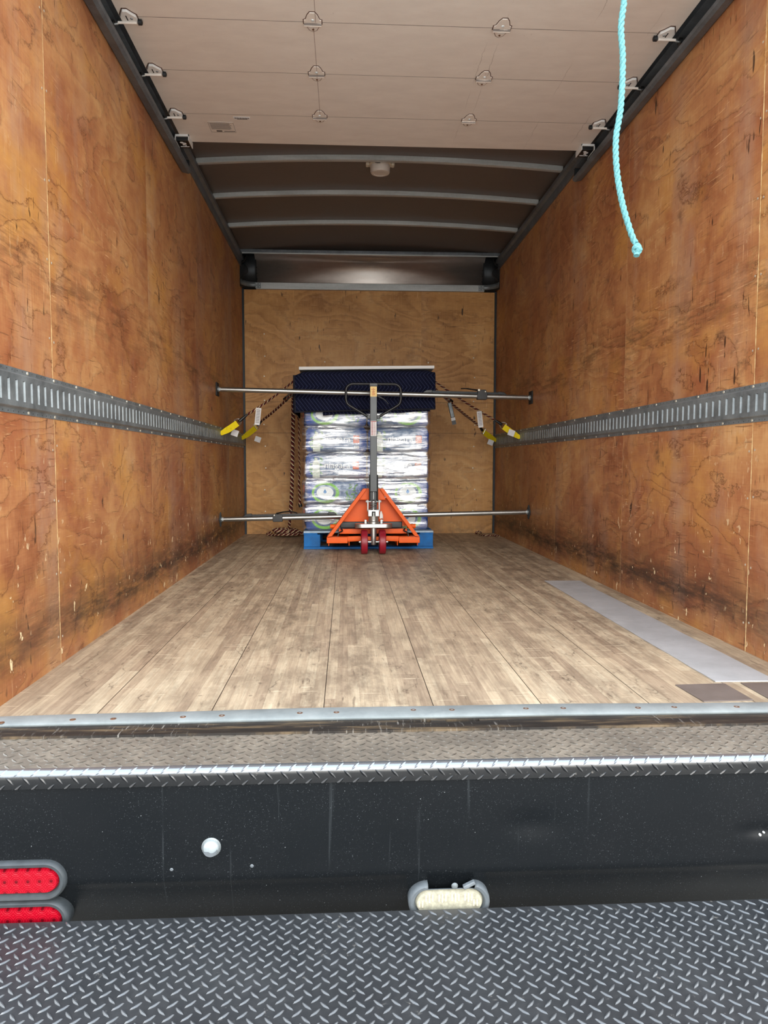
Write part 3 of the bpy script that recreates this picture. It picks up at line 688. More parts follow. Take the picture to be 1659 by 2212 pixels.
# teal pull rope: three laid strands hanging from the bottom rail of the raised door
rt = thing('pull_rope', (1.72, 0.02, 2.49), 'frayed teal pull rope hanging from the raised door, knotted at its end', 'rope')
path = smoothpts([(1.727,0,2.495),(1.724,0,2.20),(1.722,0,1.98),(1.7205,0,1.913),(1.7135,0,1.842),(1.720,0,1.759),(1.7175,0,1.64),(1.706,0,1.556),(1.7105,0,1.472),(1.7275,0,1.387),(1.7515,0,1.314),(1.7655,0,1.283)], 26)
acc = 0; sp = [[], [], []]
for i, p in enumerate(path):
    if i: acc += (path[i]-path[i-1]).length
    t_ = (path[min(i+1, len(path)-1)]-path[max(i-1, 0)]).normalized(); nx = t_.cross(Vector((0,1,0))).normalized(); ny = t_.cross(nx)
    for k in range(3):
        a = acc*2*PI/.048+k*2*PI/3; sp[k].append(p+.0042*(math.cos(a)*nx+math.sin(a)*ny))
mb = MB()
for k in range(3): mb.tube(sp[k], .0044, 8)
st = mb.build('strands', M['teal'], rt, True)
mb = MB(); rnd = random.Random(3)
for i in range(420):
    j = rnd.randrange(10, len(path)-1); p = path[j]; a = rnd.uniform(0, 2*PI); d = Vector((math.cos(a), math.sin(a), rnd.uniform(-1.0,.6)))
    s_ = p+d*.0055; e_ = s_+d.normalized()*rnd.uniform(.002,.0055); w_ = Vector((0,0,1)).cross(d).normalized()*.0004
    mb.add([s_-w_, s_+w_, e_], [(0,1,2)])
tag(mb.build('fuzz', M['teal'], rt, fix=False), kind='stuff')
kn = MB(); 
kc = Vector((1.771, 0, 1.268))
for ax, ph in ((0,0),(1,1.1),(2,2.2)):
    pts_ = []
    for k in range(20):
        a = 2*PI*k/20; v = Vector((math.cos(a)*.0085, math.sin(a)*.0085, .003*math.sin(2*a+ph)))
        if ax == 1: v = Vector((v.x, v.z, v.y*1.25))
        if ax == 2: v = Vector((v.z, v.x, v.y*1.1))
        pts_.append(kc+v)
    kn.tube(pts_, .0058, 8, closed=True)
kn.tube([kc+Vector((-.001,0,-.006)), kc+Vector((-.003,-.004,-.019))], [.007,.0085], 9)
kn.build('knot', M['teal'], rt, True)
MB().tube([(1.727-.012,0,2.49),(1.727-.010,0,2.478),(1.727,0,2.470),(1.727+.010,0,2.478),(1.727+.012,0,2.49)], .003, 8).build('staple', M['steel'], rt, True)

# ------------------------------------------------------------------ slotted cargo tracks
def etrack(x, sg, y0, y1, label, first):
    t = thing('cargo_track', (x, (y0+y1)/2, .902), label, 'cargo rail')
    X = lambda d: x+sg*d
    zc = .902; H = .068; pitch = .0508; sw = .0150; sh = .031; mb = MB()
    yy0 = first - pitch*int((first-y0)/pitch)
    cur = y0; quads = []
    def plate(ya, yb, za, zb): 
        mb.add([(X(.014), ya, za), (X(.014), yb, za), (X(.014), yb, zb), (X(.014), ya, zb)], [(0,1,2,3)])
    plate(y0, y1, zc+sh, zc+.046); plate(y0, y1, zc-.046, zc-sh)
    y = yy0
    while y-sw/2 < y1:
        plate(cur, min(y-sw/2, y1), zc-sh, zc+sh)
        if y+sw/2 > y1: cur = y1; break
        a, b = y-sw/2, y+sw/2
        # slot walls
        mb.add([(X(.014),a,zc-sh),(X(.014),a,zc+sh),(X(.004),a,zc+sh),(X(.004),a,zc-sh)], [(0,1,2,3)])
        mb.add([(X(.014),b,zc-sh),(X(.014),b,zc+sh),(X(.006),b-.0045,zc+sh-.002),(X(.006),b-.0045,zc-sh+.002)], [(0,1,2,3)])
        mb.add([(X(.014),a,zc+sh),(X(.014),b,zc+sh),(X(.004),b,zc+sh),(X(.004),a,zc+sh)], [(0,1,2,3)])
        mb.add([(X(.014),a,zc-sh),(X(.014),b,zc-sh),(X(.004),b,zc-sh),(X(.004),a,zc-sh)], [(0,1,2,3)])
        cur = b; y += pitch
    if cur < y1: plate(cur, y1, zc-sh, zc+sh)
    for s_ in (1, -1):       # bevel and nailing flange
        P = [(.014, .046), (.0125, .048), (.004, .052), (.0025, .054), (.0022, .0675), (.0, .0675)]
        for (a, b) in zip(P[:-1], P[1:]):
            mb.add([(X(a[0]), y0, zc+s_*a[1]), (X(a[0]), y1, zc+s_*a[1]), (X(b[0]), y1, zc+s_*b[1]), (X(b[0]), y0, zc+s_*b[1])], [(0,1,2,3)])
    rl = mb.build('rail', M['galv'], t)
    MB().box(min(X(.0005), X(.0035)), max(X(.0005), X(.0035)), y0, y1, zc-.045, zc+.045).build('backing_strip', M['galv_light'], t)
    # small holes and rivets on the flanges
    mb = MB(); y = yy0
    while y < y1:
        for s_ in (1, -1):
            mb.box(min(X(.0022), X(.0026)), max(X(.0022), X(.0026)), y-.0015, y+.0015, zc+s_*.061-.0015, zc+s_*.061+.0015)
        y += pitch/1.5
    tag(mb.build('flange_holes', M['slot_dark'], t), kind='stuff')
    rv = MB().lathe((0,0,0), (sg,0,0), [(.0055,0),(.005,.0022),(.002,.0035)], 10).build('rivet', M['pcap'], None, True)
    k = 0; y = (.5373 if sg == 1 else .5735)-.405*1
    while y < y1:
        for s_ in (1, -1):
            c = rv if k == 0 else rv.copy()
            if k: C.objects.link(c)
            c.parent = t; c.location = Vector((X(.0022), y, zc+s_*.060)) - wloc(t); k += 1
        y += .4064/2
    return t
etrack(0, 1, -.015, D-.022, 'galvanised slotted cargo rail running along the left plywood wall', .183)
etrack(W, -1, -.015, D-.022, 'galvanised slotted cargo rail running along the right plywood wall', .530)

# ------------------------------------------------------------------ floor plates
def plate_thing(name, poly, z0, z1, mat, label, cat):
    o = MB().prism(poly, lambda u_, v_, d: (u_, v_, d), z0, z1).build(name, mat, None, False, .0008); tag(o, label, cat); return o
rnd = random.Random(5)
poly = [(2.137,2.173)]
for k in range(1, 24): poly.append((2.137+(2.14-2.137)*k/24+rnd.uniform(-.0016,.0016), 2.173-1.96*k/24))
poly += [(2.14,.213),(2.338,.206)]
for k in range(1, 12): poly.append((2.338+rnd.uniform(-.0015,.0015), .206+1.956*k/12))
poly += [(2.344,2.162)]
plate_thing('floor_plate', poly, .0003, .004, M['patch_grey'], 'long pale grey steel plate laid on the wood floor beside the right wall', 'metal plate')
plate_thing('floor_plate', [(1.999,.187),(2.159,.193),(2.160,.033),(2.009,.028)], .0003, .003, M['patch_brown'], 'small square brown steel plate near the threshold, clear of the right wall', 'metal plate')
plate_thing('floor_plate', [(2.212,.196),(2.40,.196),(2.40,.036),(2.212,.043)], .0003, .003, M['patch_brown'], 'brown steel plate cut off by the right edge, between the square plate and right wall', 'metal plate')

# ------------------------------------------------------------------ rear threshold, sill, step
rs = thing('threshold_strip', (W/2, -.03, 0), 'bent galvanised threshold strip screwed along the rear edge of the wood floor', 'trim strip')
mb = MB(); K = 40; vs = []
for k in range(K+1):
    x = -.06+(W+.12)*k/K; s_ = math.sin(PI*min(max((x)/W,0),1)); w_ = .002*math.sin(x*9)
    yf = -.002+.030*s_+w_; yn = -.060+.012*s_+w_*.6
    vs += [(x, yf, .0005), (x, yf, .003), (x, yf-.006, .0045), (x, (yf+yn)/2, .0045), (x, yn+.008, .0035), (x, yn, -.0005), (x, yn, -.006)]
mb.add(vs, [(7*k+j, 7*(k+1)+j, 7*(k+1)+j+1, 7*k+j+1) for k in range(K) for j in range(6)]); mb.build('strip', metal('threshold_zinc', '#8b9496', '#a4acad', .42, .35, 7), rs, True, solid=.0015)
for (x, y) in ((.070,-.05),(.25,-.037),(.356,-.036),(.539,-.031),(.642,-.026),(.852,-.016),(.952,-.016),(1.165,-.008),(1.272,-.012),(1.48,-.012),(1.585,-.014),(1.795,-.022),(1.899,-.022),(2.076,-.028),(2.2,-.034)):
    MB().lathe((x, y, .0040), (0,0,1), [(.0085,0),(.008,.0012),(.004,.0018),(.0038,.0008)], 14).build('screw', M['rust'], rs, True)
# sill plate with two slots
mb = MB(); zt, zb = -.0055, -.012; ya, yb = -.128, -.02
sx = [(-.1,1.119),(1.206,1.247),(1.339,W+.1)]
for a, b in sx: mb.box(a, b, ya, yb, zb, zt)
for a, b in ((1.119,1.206),(1.247,1.339)): mb.box(a, b, ya, -.076, zb, zt); mb.box(a, b, -.058, yb, zb, zt)
o = mb.build('sill_plate', M['sill'], None); tag(o, 'scuffed dark sill plate with two narrow slots, between the threshold strip and tread step', 'sill')
tag(MB().box(-.1, W+.1, -.30, .02, -.09, -.04).build('trim_11', M['slot_dark']), kind='structure')

def lugs(x0, x1, y0, y1, P, fn, mb, L=.0135, wd=.0036, h=.0017, jit=0.0):
    """raised lens-shaped treads, alternating direction; fn maps (u,v,h) to space"""
    j = 0
    for (ox, oy, ang) in ((0,0,-PI/4),(P/2,P/2,PI/4)):
        y = y0+oy+P*.25
        while y < y1-.004:
            x = x0+ox+P*.25
            while x < x1-.004:
                ca, sa = math.cos(ang), math.sin(ang); vs = []
                out = [(-L,0),(-L*.6,-wd*.62),(0,-wd),(L*.6,-wd*.62),(L,0),(L*.6,wd*.62),(0,wd),(-L*.6,wd*.62)]
                for (a, b) in out: vs.append(fn(x+a*ca-b*sa, y+a*sa+b*ca, 0))
                for (a, b) in out: vs.append(fn(x+.70*a*ca-.28*b*sa, y+.70*a*sa+.28*b*ca, h))
                mb.add(vs, [(k, (k+1) % 8, 8+(k+1) % 8, 8+k) for k in range(8)] + [tuple(range(8, 16))])
                x += P
            y += P
st = thing('step_bumper', (W/2, -.22, -.012), 'dusty tread-plate rear step with a rolled black edge below the sill', 'step')
mb = MB().box(-.25, W+.25, -.309, -.128, -.020, -.012)
lugs(-.25, W+.25, -.309, -.130, .0365, lambda a, b, h: (a, b, -.012+h), mb)
mb.build('tread_plate', M['step'], st, True)
mb = MB(); P = []
R_ = .018
P.append((-.309, -.012))
for k in range(9):
    a = PI/2*k/8; P.append((-.312-R_*math.sin(a), -.012-R_*(1-math.cos(a))))
P.append((-.330, -.052))
vs = []
for (y, z) in P: vs += [(-.25, y, z), (W+.25, y, z)]
mb.add(vs, [(2*k, 2*k+1, 2*k+3, 2*k+2) for k in range(len(P)-1)])
seglen = [0]
for k in range(1, len(P)): seglen.append(seglen[-1]+math.dist(P[k], P[k-1]))
def on_lip(a, b, h):
    b = min(max(b, 0), seglen[-1]-1e-5); k = max(i for i in range(len(seglen)-1) if seglen[i] <= b)
    t_ = (b-seglen[k])/(seglen[k+1]-seglen[k]); y = P[k][0]+(P[k+1][0]-P[k][0])*t_; z = P[k][1]+(P[k+1][1]-P[k][1])*t_
    ny = P[k+1][1]-P[k][1]; nz = -(P[k+1][0]-P[k][0]); l = math.hypot(ny, nz); return (a, y+ny/l*h, z+nz/l*h)
lugs(-.25, W+.25, .006, seglen[-1]+.004, .0365, on_lip, mb)
mb.build('rolled_edge', M['lip'], st, True)
# rear panel with two holes for lamps, lower part tilted inward just to darken it
rp = thing('rear_panel', (W/2, -.322, -.3), 'wide black painted steel panel below the tread step, dented', 'panel')
mb = MB(); nx, nz = 90, 60; vs = []
for j in range(nz+1):
    z = -.046-.50*j/nz
    for i in range(nx+1):
        x = -.25+(W+.5)*i/nx; y = -.322
        if z < -.270: y += .34*(-.272-z)*min(1, (-.272-z)/.02)
        y += .004*mnoise.noise(Vector((x*1.7, z*2.6, 3.1)))+.0015*mnoise.noise(Vector((x*6, z*6, 1)))
        y += .012*math.exp(-(((x-1.985)/.03)**2+((z+.200)/.014)**2)) + .006*math.exp(-(((x-1.42)/.05)**2+((z+.17)/.03)**2))
        vs.append((x, y, z))
mb.add(vs, [(j*(nx+1)+i, j*(nx+1)+i+1, (j+1)*(nx+1)+i+1, (j+1)*(nx+1)+i) for j in range(nz) for i in range(nx)])
mb.build('sheet', M['panel'], rp, True, solid=.002)
MB().box(-.25, W+.25, -.316, -.305, -.09, -.056).build('top_flange', M['dark_metal'], rp)
for (x, z) in ((.573,-.254),(.758,-.251)):
    MB().lathe((x, -.320, z), (0,-1,0), [(.0055,0),(.0055,.003),(.003,.0045)], 6).build('bolt', M['rail'], rp)
for (x, z, r_) in ((1.981,-.2115,.0032),(1.990,-.2055,.0025)):
    MB().lathe((x, -.316, z), (0,-1,0), [(r_,0),(r_,.004),(r_*.5,.006)], 10).build('rivet', M['white'], rp, True)
# small round clear lamp in the panel
cl = thing('marker_lamp', (.665, -.325, -.202), 'small round clear white lamp set in the black rear panel', 'lamp')
MB().lathe((.665, -.321, -.202), (0,-1,0), [(.0225,0),(.0225,.004),(.0195,.006)], 32).build('ring', M['galv'], cl, True)
MB().lathe((.665, -.324, -.202), (0,-1,0), [(.0185,0),(.0185,.006),(.015,.011),(.007,.0135),(.001,.014)], 32).build('lens', plain('bright_clear_lens', '#aab3b5', .12, .3, .05, 60, 0, .8), cl, True)
mb = MB(); P_ = [(.0165*math.cos(a_), .0165*math.sin(a_)) for a_ in [math.radians(200+13*k) for k in range(12)]] + [(.0125*math.cos(a_)+.004, .0125*math.sin(a_)+.005) for a_ in [math.radians(335-11*k) for k in range(11)]]
mb.prism(P_, lambda u_, v_, d: (.665+u_, d, -.202+v_), -.3385, -.333); mb.build('lens_shadow_crescent', M['rail'], cl)  # dark crescent added as the shaded side of the lens
# oval lamps
def stadium(cx, cz, w, h, n=14):
    r_ = h/2; out = []
    for k in range(n+1): a = -PI/2+PI*k/n; out.append((cx+w/2-r_+r_*math.cos(a), cz+r_*math.sin(a)))
    for k in range(n+1): a = PI/2+PI*k/n; out.append((cx-w/2+r_+r_*math.cos(a), cz+r_*math.sin(a)))
    return out
def oval_lamp(cx, cz, label, lens_mat, broken=False, yb=-.322, clear=False):
    t = thing('oval_lamp', (cx, yb, cz), label, 'lamp')
    rings = [(.190,.088,-.06),(.194,.092,0),(.192,.090,.010),(.184,.082,.014),(.172,.070,.013),(.166,.064,.006),(.160,.058,.004)]
    mb = MB(); vs = []; n = 30; skip = set()
    for (w_, h_, d_) in rings:
        for (x, z) in stadium(cx, cz, w_, h_): vs.append((x, yb-d_, z))
    fs = []
    for j in range(len(rings)-1):
        for k in range(n):
            if broken and 13 <= k <= 14 and j <= 3: continue
            fs.append((j*n+k, j*n+(k+1) % n, (j+1)*n+(k+1) % n, (j+1)*n+k))
    mb.add(vs, fs)
    mb.build('grommet', plain('rubber_grommet_grey', '#3c4144' if not broken else '#5a6064', .45, 0, .2, 30), t, True, solid=.0015)
    mb = MB(); st_ = stadium(cx, cz, .162, .060); st2 = stadium(cx, cz, .154, .052)
    vs = [(x, yb-.004, z) for x, z in st_] + [(x, yb-.012, z) for x, z in st2]
    mb.add(vs, [tuple(range(n, 2*n)), tuple(reversed(range(n)))] + [(k, (k+1) % n, n+(k+1) % n, n+k) for k in range(n)])
    ln_ = mb.build('lens', lens_mat, t, True)
    mb = MB()
    if clear:
        for i in range(4):
            x = cx-.048+i*.031
            for k in range(3): mb.box(x-.010+k*.008, x-.006+k*.008, yb-.0135, yb-.011, cz+.004-.003*(k == 1), cz+.021+.002*(k == 1))
        for x in (cx-.068, cx+.062):
            for k in range(2): mb.box(x-.006+k*.008, x-.002+k*.008, yb-.0135, yb-.011, cz-.010, cz+.007)
        mb.build('lens_ribs', M['cream'], ln_, False, .001)
    else:
        for i in range(6):
            for j in (-1, 1):
                mb.lathe((cx-.066+i*.0255, yb-.011, cz+j*.0125), (0,-1,0), [(.0095,0),(.009,.0012),(.005,.0016),(.0045,.0004),(.002,.0002)], 14)
        mb.build('diode_lenses', M['red_lens'], ln_, True)
    if broken:
        MB().obox((cx+.046, yb-.014, cz+.045), (.030, .012, .009), Matrix.Rotation(-.45, 3, 'Y')).build('torn_flap', plain('torn_rubber_grey', '#6c7276', .5, 0, .2, 40), t, False, .002)
        MB().lathe((cx+.012, yb-.013, cz+.042), (0,-1,0), [(.008,0),(.006,.003),(.002,.004)], 12).build('rubber_nub', M['galv'], t, True)
    return t
oval_lamp(.238, -.268, 'upper oval red tail lamp with a grey grommet on the black rear panel', M['red_lens'])
oval_lamp(.240, -.3635, 'lower oval red tail lamp, half hidden behind the lift platform', M['red_lens'], yb=-.318)
oval_lamp(1.222, -.3515, 'oval clear reversing lamp with a torn grey grommet, half hidden by the platform', plain('clear_ribbed_lens', '#a9a592', .25, 0, .25, 90, 0, .6), True, yb=-.318, clear=True)

# lift platform
lf = thing('lift_platform', (W/2, -.9, -.36), 'wide charcoal tread-plate lift platform in front of the black rear panel', 'lift platform')
mb = MB().box(-.28, W+.28, -1.45, -.349, -.372, -.3545)
lugs(-.28, W+.28, -1.44, -.350, .0345, lambda a, b, h: (a, b, -.3545+h), mb, .0140, .0040, .0027)
mb.build('tread_plate', M['platform'], lf, True)
mb = MB(); mb.box(-.28, W+.28, -.375, -.351, -.43, -.372); mb.box(-.28, W+.28, -1.45, -1.42, -.43, -.372); mb.build('frame', M['dark_metal'], lf)

# ------------------------------------------------------------------ pallet
pl = thing('pallet', (1.16, 4.42, 0), 'blue painted wooden pallet under the wrapped cases of water', 'pallet')
px0, px1, py0, py1 = .640, 1.682, 3.815, 5.03
for (a, b) in ((py0, py0+.10), ((py0+py1)/2-.05, (py0+py1)/2+.05), (py1-.10, py1)):
    MB().box(px0, px1, a, b, .001, .018).build('bottom_board', M['blue_wood'], pl, False, .002)
for y in (py0+.002, (py0+py1)/2-.05, py1-.1):
    for (a, b) in ((px0, px0+.135), (1.115, 1.215), (px1-.135, px1)):
        if y < 4 and a > 1 and a < 1.5: continue
        MB().box(a+.002, b-.002, y, y+.09, .019, .118).build('block', M['blue_wood'], pl, False, .003)
MB().box(1.12, 1.21, 3.95, 4.05, .019, .118).build('block', M['blue_wood'], pl, False, .003)
for (a, b) in ((px0, px0+.11), (1.105, 1.215), (px1-.11, px1)):
    MB().box(a, b, py0, py1, .1185, .130).build('stringer_board', M['blue_wood'], pl)
pale = plain('film_covered_board', '#9db4c6', .35, 0, .2, 18)
for k in range(9):
    y = py0-.001+k*(py1-py0-.09)/8
    MB().box(px0, px1, y, y+.09, .1305, .1455).build('top_board', M['blue_wood'] if k else pale, pl, False, .002)

# ------------------------------------------------------------------ cases of bottled water
def text_mesh(s, size, mat, parent, loc, name):
    cu = bpy.data.curves.new(name, 'FONT'); cu.body = s; cu.size = size; cu.extrude = .0006; cu.align_x = 'LEFT'; cu.resolution_u = 3
    o = bpy.data.objects.new(name, cu); C.objects.link(o); o.rotation_euler = (PI/2, 0, 0)
    bpy.context.view_layer.update()
    me = bpy.data.meshes.new_from_object(o.evaluated_get(bpy.context.evaluated_depsgraph_get()))
    me.transform(Matrix.Rotation(PI/2, 4, 'X')); bpy.data.objects.remove(o); me.materials.clear(); me.materials.append(mat)
    q = bpy.data.objects.new(name, me); C.objects.link(q); q.location = loc; q.parent = parent; return q
def case_body(w, d, h):
    """shrink-wrapped pack: bottle bulges round the sides, pinched top and bottom"""
    mb = MB(); ring = []; NX, ND, NC = 48, 28, 6; rc = .035
    def per():
        out = []
        for i in range(NX): out.append((-w/2+rc+(w-2*rc)*i/NX, -d/2, 0, -1))
        for i in range(NC): a = -PI/2+PI/2*i/NC; out.append((w/2-rc+rc*math.cos(a), -d/2+rc+rc*math.sin(a), math.cos(a), math.sin(a)))
        for i in range(ND): out.append((w/2, -d/2+rc+(d-2*rc)*i/ND, 1, 0))
        for i in range(NC): a = PI/2*i/NC; out.append((w/2-rc+rc*math.cos(a), d/2-rc+rc*math.sin(a), math.cos(a), math.sin(a)))
        for i in range(NX): out.append((w/2-rc-(w-2*rc)*i/NX, d/2, 0, 1))
        for i in range(NC): a = PI/2+PI/2*i/NC; out.append((-w/2+rc+rc*math.cos(a), d/2-rc+rc*math.sin(a), math.cos(a), math.sin(a)))
        for i in range(ND): out.append((-w/2, d/2-rc-(d-2*rc)*i/ND, -1, 0))
        for i in range(NC): a = PI+PI/2*i/NC; out.append((-w/2+rc+rc*math.cos(a), -d/2+rc+rc*math.sin(a), math.cos(a), math.sin(a)))
        return out
    pr = per(); n = len(pr); prof = [(0,-.030),(.03,-.014),(.10,-.004),(.25,0),(.42,-.003),(.55,-.003),(.70,-.001),(.84,-.006),(.94,-.020),(1,-.036)]
    vs = []
    for (t_, ins) in prof:
        for (x, y, nx_, ny_) in pr:
            along = x if abs(ny_) > .7 else y
            sc = .0035*abs(math.cos(PI*along/.0635))-.0035
            k = ins+sc
            vs.append((x+nx_*k, y+ny_*k, h*t_))
    m_ = len(prof); fs = [(j*n+k, j*n+(k+1) % n, (j+1)*n+(k+1) % n, (j+1)*n+k) for j in range(m_-1) for k in range(n)]
    fs += [tuple(reversed(range(n))), tuple((m_-1)*n+k for k in range(n))]
    return mb.add(vs, fs)
def ell(cx, cz, rx, rz, n=36): return [(cx+rx*math.cos(2*PI*k/n), cz+rz*math.sin(2*PI*k/n)) for k in range(n)]
def blobs(rect, n, r_, seed, y0, y1):
    rd = random.Random(seed); mb = MB()
    for i in range(n):
        cx = rd.uniform(rect[0], rect[1]); cz = rd.uniform(rect[2], rect[3]); a = rd.uniform(0, PI); l = r_*rd.uniform(.6, 1.3)
        P_ = [(cx+l*(c_*math.cos(a)-s_*math.sin(a)), cz+l*(c_*math.sin(a)+s_*math.cos(a))) for c_, s_ in ((-1,0),(-.3,.38),(.4,.3),(1,0),(.35,-.34),(-.4,-.3))]
        mb.prism(P_, lambda u_, v_, d: (u_, d, v_), y0-.00006*i, y1)
    return mb
CW, CD, CH = .494, .300, .208
def make_case(style, rx=-.088):
    t = thing('water_case', (0,0,0), 'x', 'water pack')
    case_body(CW, CD, CH).build('shrink_bag', M['case'], t, True)
    yf = -CD/2
    y0, y1 = yf-.0022, yf+.003
    if style == 'brand':
        blobs((-.205,-.105,.03,.165), 26, .016, 4, y0, y1).build('leaf_picture', M['leaf_print'], t)
        P_ = [(-.185,.008),(-.130,.008),(-.127,.05),(-.130,.09),(-.127,.115),(-.132,.130),(-.146,.150),(-.147,.164),(-.168,.164),(-.169,.150),(-.183,.130),(-.188,.115),(-.185,.09),(-.188,.05)]
        bp = MB().prism(P_, lambda u_, v_, d: (u_, d, v_), yf-.0048, yf+.003).build('bottle_picture', M['bottle_print'], t)
        mb = MB(); mb.box(-.180, -.135, yf-.0054, yf-.0046, .075, .112); mb.build('bottle_label', M['white_print'], bp)
        text_mesh('niagara', .074, M['white_print'], t, (-.094, yf-.004, .084), 'brand_text')
        bd = MB().box(.135, .184, yf-.0045, yf+.003, .075, .137).build('count_badge', M['orange_print'], t, False, .003)
        text_mesh('40', .038, M['white_print'], bd, (.139, yf-.0052, .098), 'count_text')
        mb = MB()
        for i in range(4): mb.box(.143+i*.010, .150+i*.010, yf-.0040, yf+.002, .028, .056)
        mb.build('barcode', M['white_print'], t)
    else:
        a = ell(rx, .095, .110, .083); b = ell(rx-.004, .097, .088, .063)
        mb = MB(); n = 36
        vs = [(x, y0, z) for x, z in a] + [(x, y0, z) for x, z in b] + [(x, y1, z) for x, z in a] + [(x, y1, z) for x, z in b]
        mb.add(vs, [(k, (k+1) % n, n+(k+1) % n, n+k) for k in range(n)] + [(k, 2*n+k, 2*n+(k+1) % n, (k+1) % n) for k in range(n)] + [(n+k, n+(k+1) % n, 3*n+(k+1) % n, 3*n+k) for k in range(n)])
        rg = mb.build('green_ring', M['green_print'], t)
        MB().prism(ell(rx-.004, .097, .068, .048), lambda u_, v_, d: (u_, d, v_), y0+.0004, y1).build('oval_badge', M['white_print'], t)
        blobs((.08,.19,.04,.16) if rx < 0 else (-.20,-.09,.04,.16), 20, .018, 9, y0, y1).build('leaf_picture', M['leaf_print'], t)
        mb = MB().prism([(rx-.019,.10),(rx-.004,.125),(rx+.011,.10),(rx-.004,.088)], lambda u_, v_, d: (u_, d, v_), y0-.0006, y1); mb.build('drop_picture', plain('blue_print', '#2f7fc0', .3), t)
    return t
proto = {'ring': make_case('ring'), 'ring_right': make_case('ring', .076), 'brand': make_case('brand')}
used = set()
rowz = [.1465, .3555, .5640, .7725, .9810]
ordn = ['bottom row', 'second row up', 'middle row', 'fourth row up', 'top row']
desc = {'ring': 'water pack with green ring print', 'brand': 'blue water pack with bottle picture'}
def place(style, x, y, z, rz, label, group, flip=False):
    if style in used: t = copy_tree(proto[style])
    else: t = proto[style]; used.add(style)
    t.location = (x, y, z); t.rotation_euler = (0, 0, rz); t['label'] = label; t['group'] = group
    return t
for k, z in enumerate(rowz):
    sty = 'ring' if k in (0, 1, 4) else 'brand'
    place(sty, .900+(.004 if k % 2 else 0), 3.852+CD/2, z, 0, f'{desc[sty]}, {ordn[k]} of the left stack', 'water packs facing the truck door')
    place('ring_right' if sty == 'ring' else sty, 1.402+(.003 if k % 2 else -.002), 3.852+CD/2, z, 0, f'{desc[sty]}, {ordn[k]} of the right stack', 'water packs facing the truck door')
bh = thing('water_case', (0,0,0), 'water pack turned sideways behind the front packs', 'water pack')
case_body(.300, .480, CH).build('shrink_bag', M['case'], bh, True)
bdg = MB().box(-.153, -.144, -.228, -.180, .09, .15).build('count_badge', M['orange_print'], bh)
for k, z in enumerate(rowz):
    for sx_ in (0, 1):
        t = bh if (k, sx_) == (0, 0) else copy_tree(bh)
        xo = (-.026 if k in (0, 1, 4) else .012)
        t.location = ((.650+.150+xo) if sx_ == 0 else (1.640-.150-xo*.2), 3.852+CD+.010+.240, z)
        t['label'] = ('plain end of a water pack set behind the %s, left side' if sx_ == 0 else 'water pack hidden behind the %s, right side') % ordn[k].replace('row', 'front row').replace(' up', '')
        t['group'] = 'water packs behind the front row'
# stretch film round the stack
def film():
    mb = MB(); x0, x1, y0, y1 = .628, 1.660, 3.838, 4.66; per = []
    NXX, NYY = 70, 30; rc = .03
    for i in range(NXX+1): per.append((x0+rc+(x1-x0-2*rc)*i/NXX, y0, 0, -1))
    for i in range(1, 6): a = -PI/2+PI/2*i/5; per.append((x1-rc+rc*math.cos(a), y0+rc+rc*math.sin(a), math.cos(a), math.sin(a)))
    for i in range(1, NYY+1): per.append((x1, y0+rc+(y1-y0-2*rc)*i/NYY, 1, 0))
    for i in range(1, NXX+1): per.append((x1-rc-(x1-x0-2*rc)*i/NXX, y1, 0, 1))
    for i in range(1, NYY+1): per.append((x0, y1-rc-(y1-y0-2*rc)*i/NYY, -1, 0))
    for i in range(1, 5): a = PI+PI/2*i/5; per.append((x0+rc+rc*math.cos(a), y0+rc+rc*math.sin(a), math.cos(a), math.sin(a)))
    n = len(per); NZ = 110; vs = []
    for j in range(NZ+1):
        z = .131+(1.19-.131)*j/NZ; ph = ((z-.1465) % .2085)/.2085
        pinch = -.010*(math.exp(-(ph/.09)**2)+math.exp(-((1-ph)/.09)**2))
        if z < .1465: pinch = .002
        for (x, y, a, b) in per:
            w_ = .004*mnoise.noise(Vector((x*5, y*5, z*34)))+.0025*mnoise.noise(Vector((x*16, y*16, z*90)))
            k = w_+pinch*(1 if abs(b) > .5 else 1.4); vs.append((x+a*k, y+b*k-(.0 if b > -.5 else .002), z))
    mb.add(vs, [(j*n+k, j*n+(k+1) % n, (j+1)*n+(k+1) % n, (j+1)*n+k) for j in range(NZ) for k in range(n)]); return mb
o = film().build('stretch_film', M['film'], None, True); tag(o, 'clear shiny stretch film wrapped around the stack of water packs', 'plastic wrap')

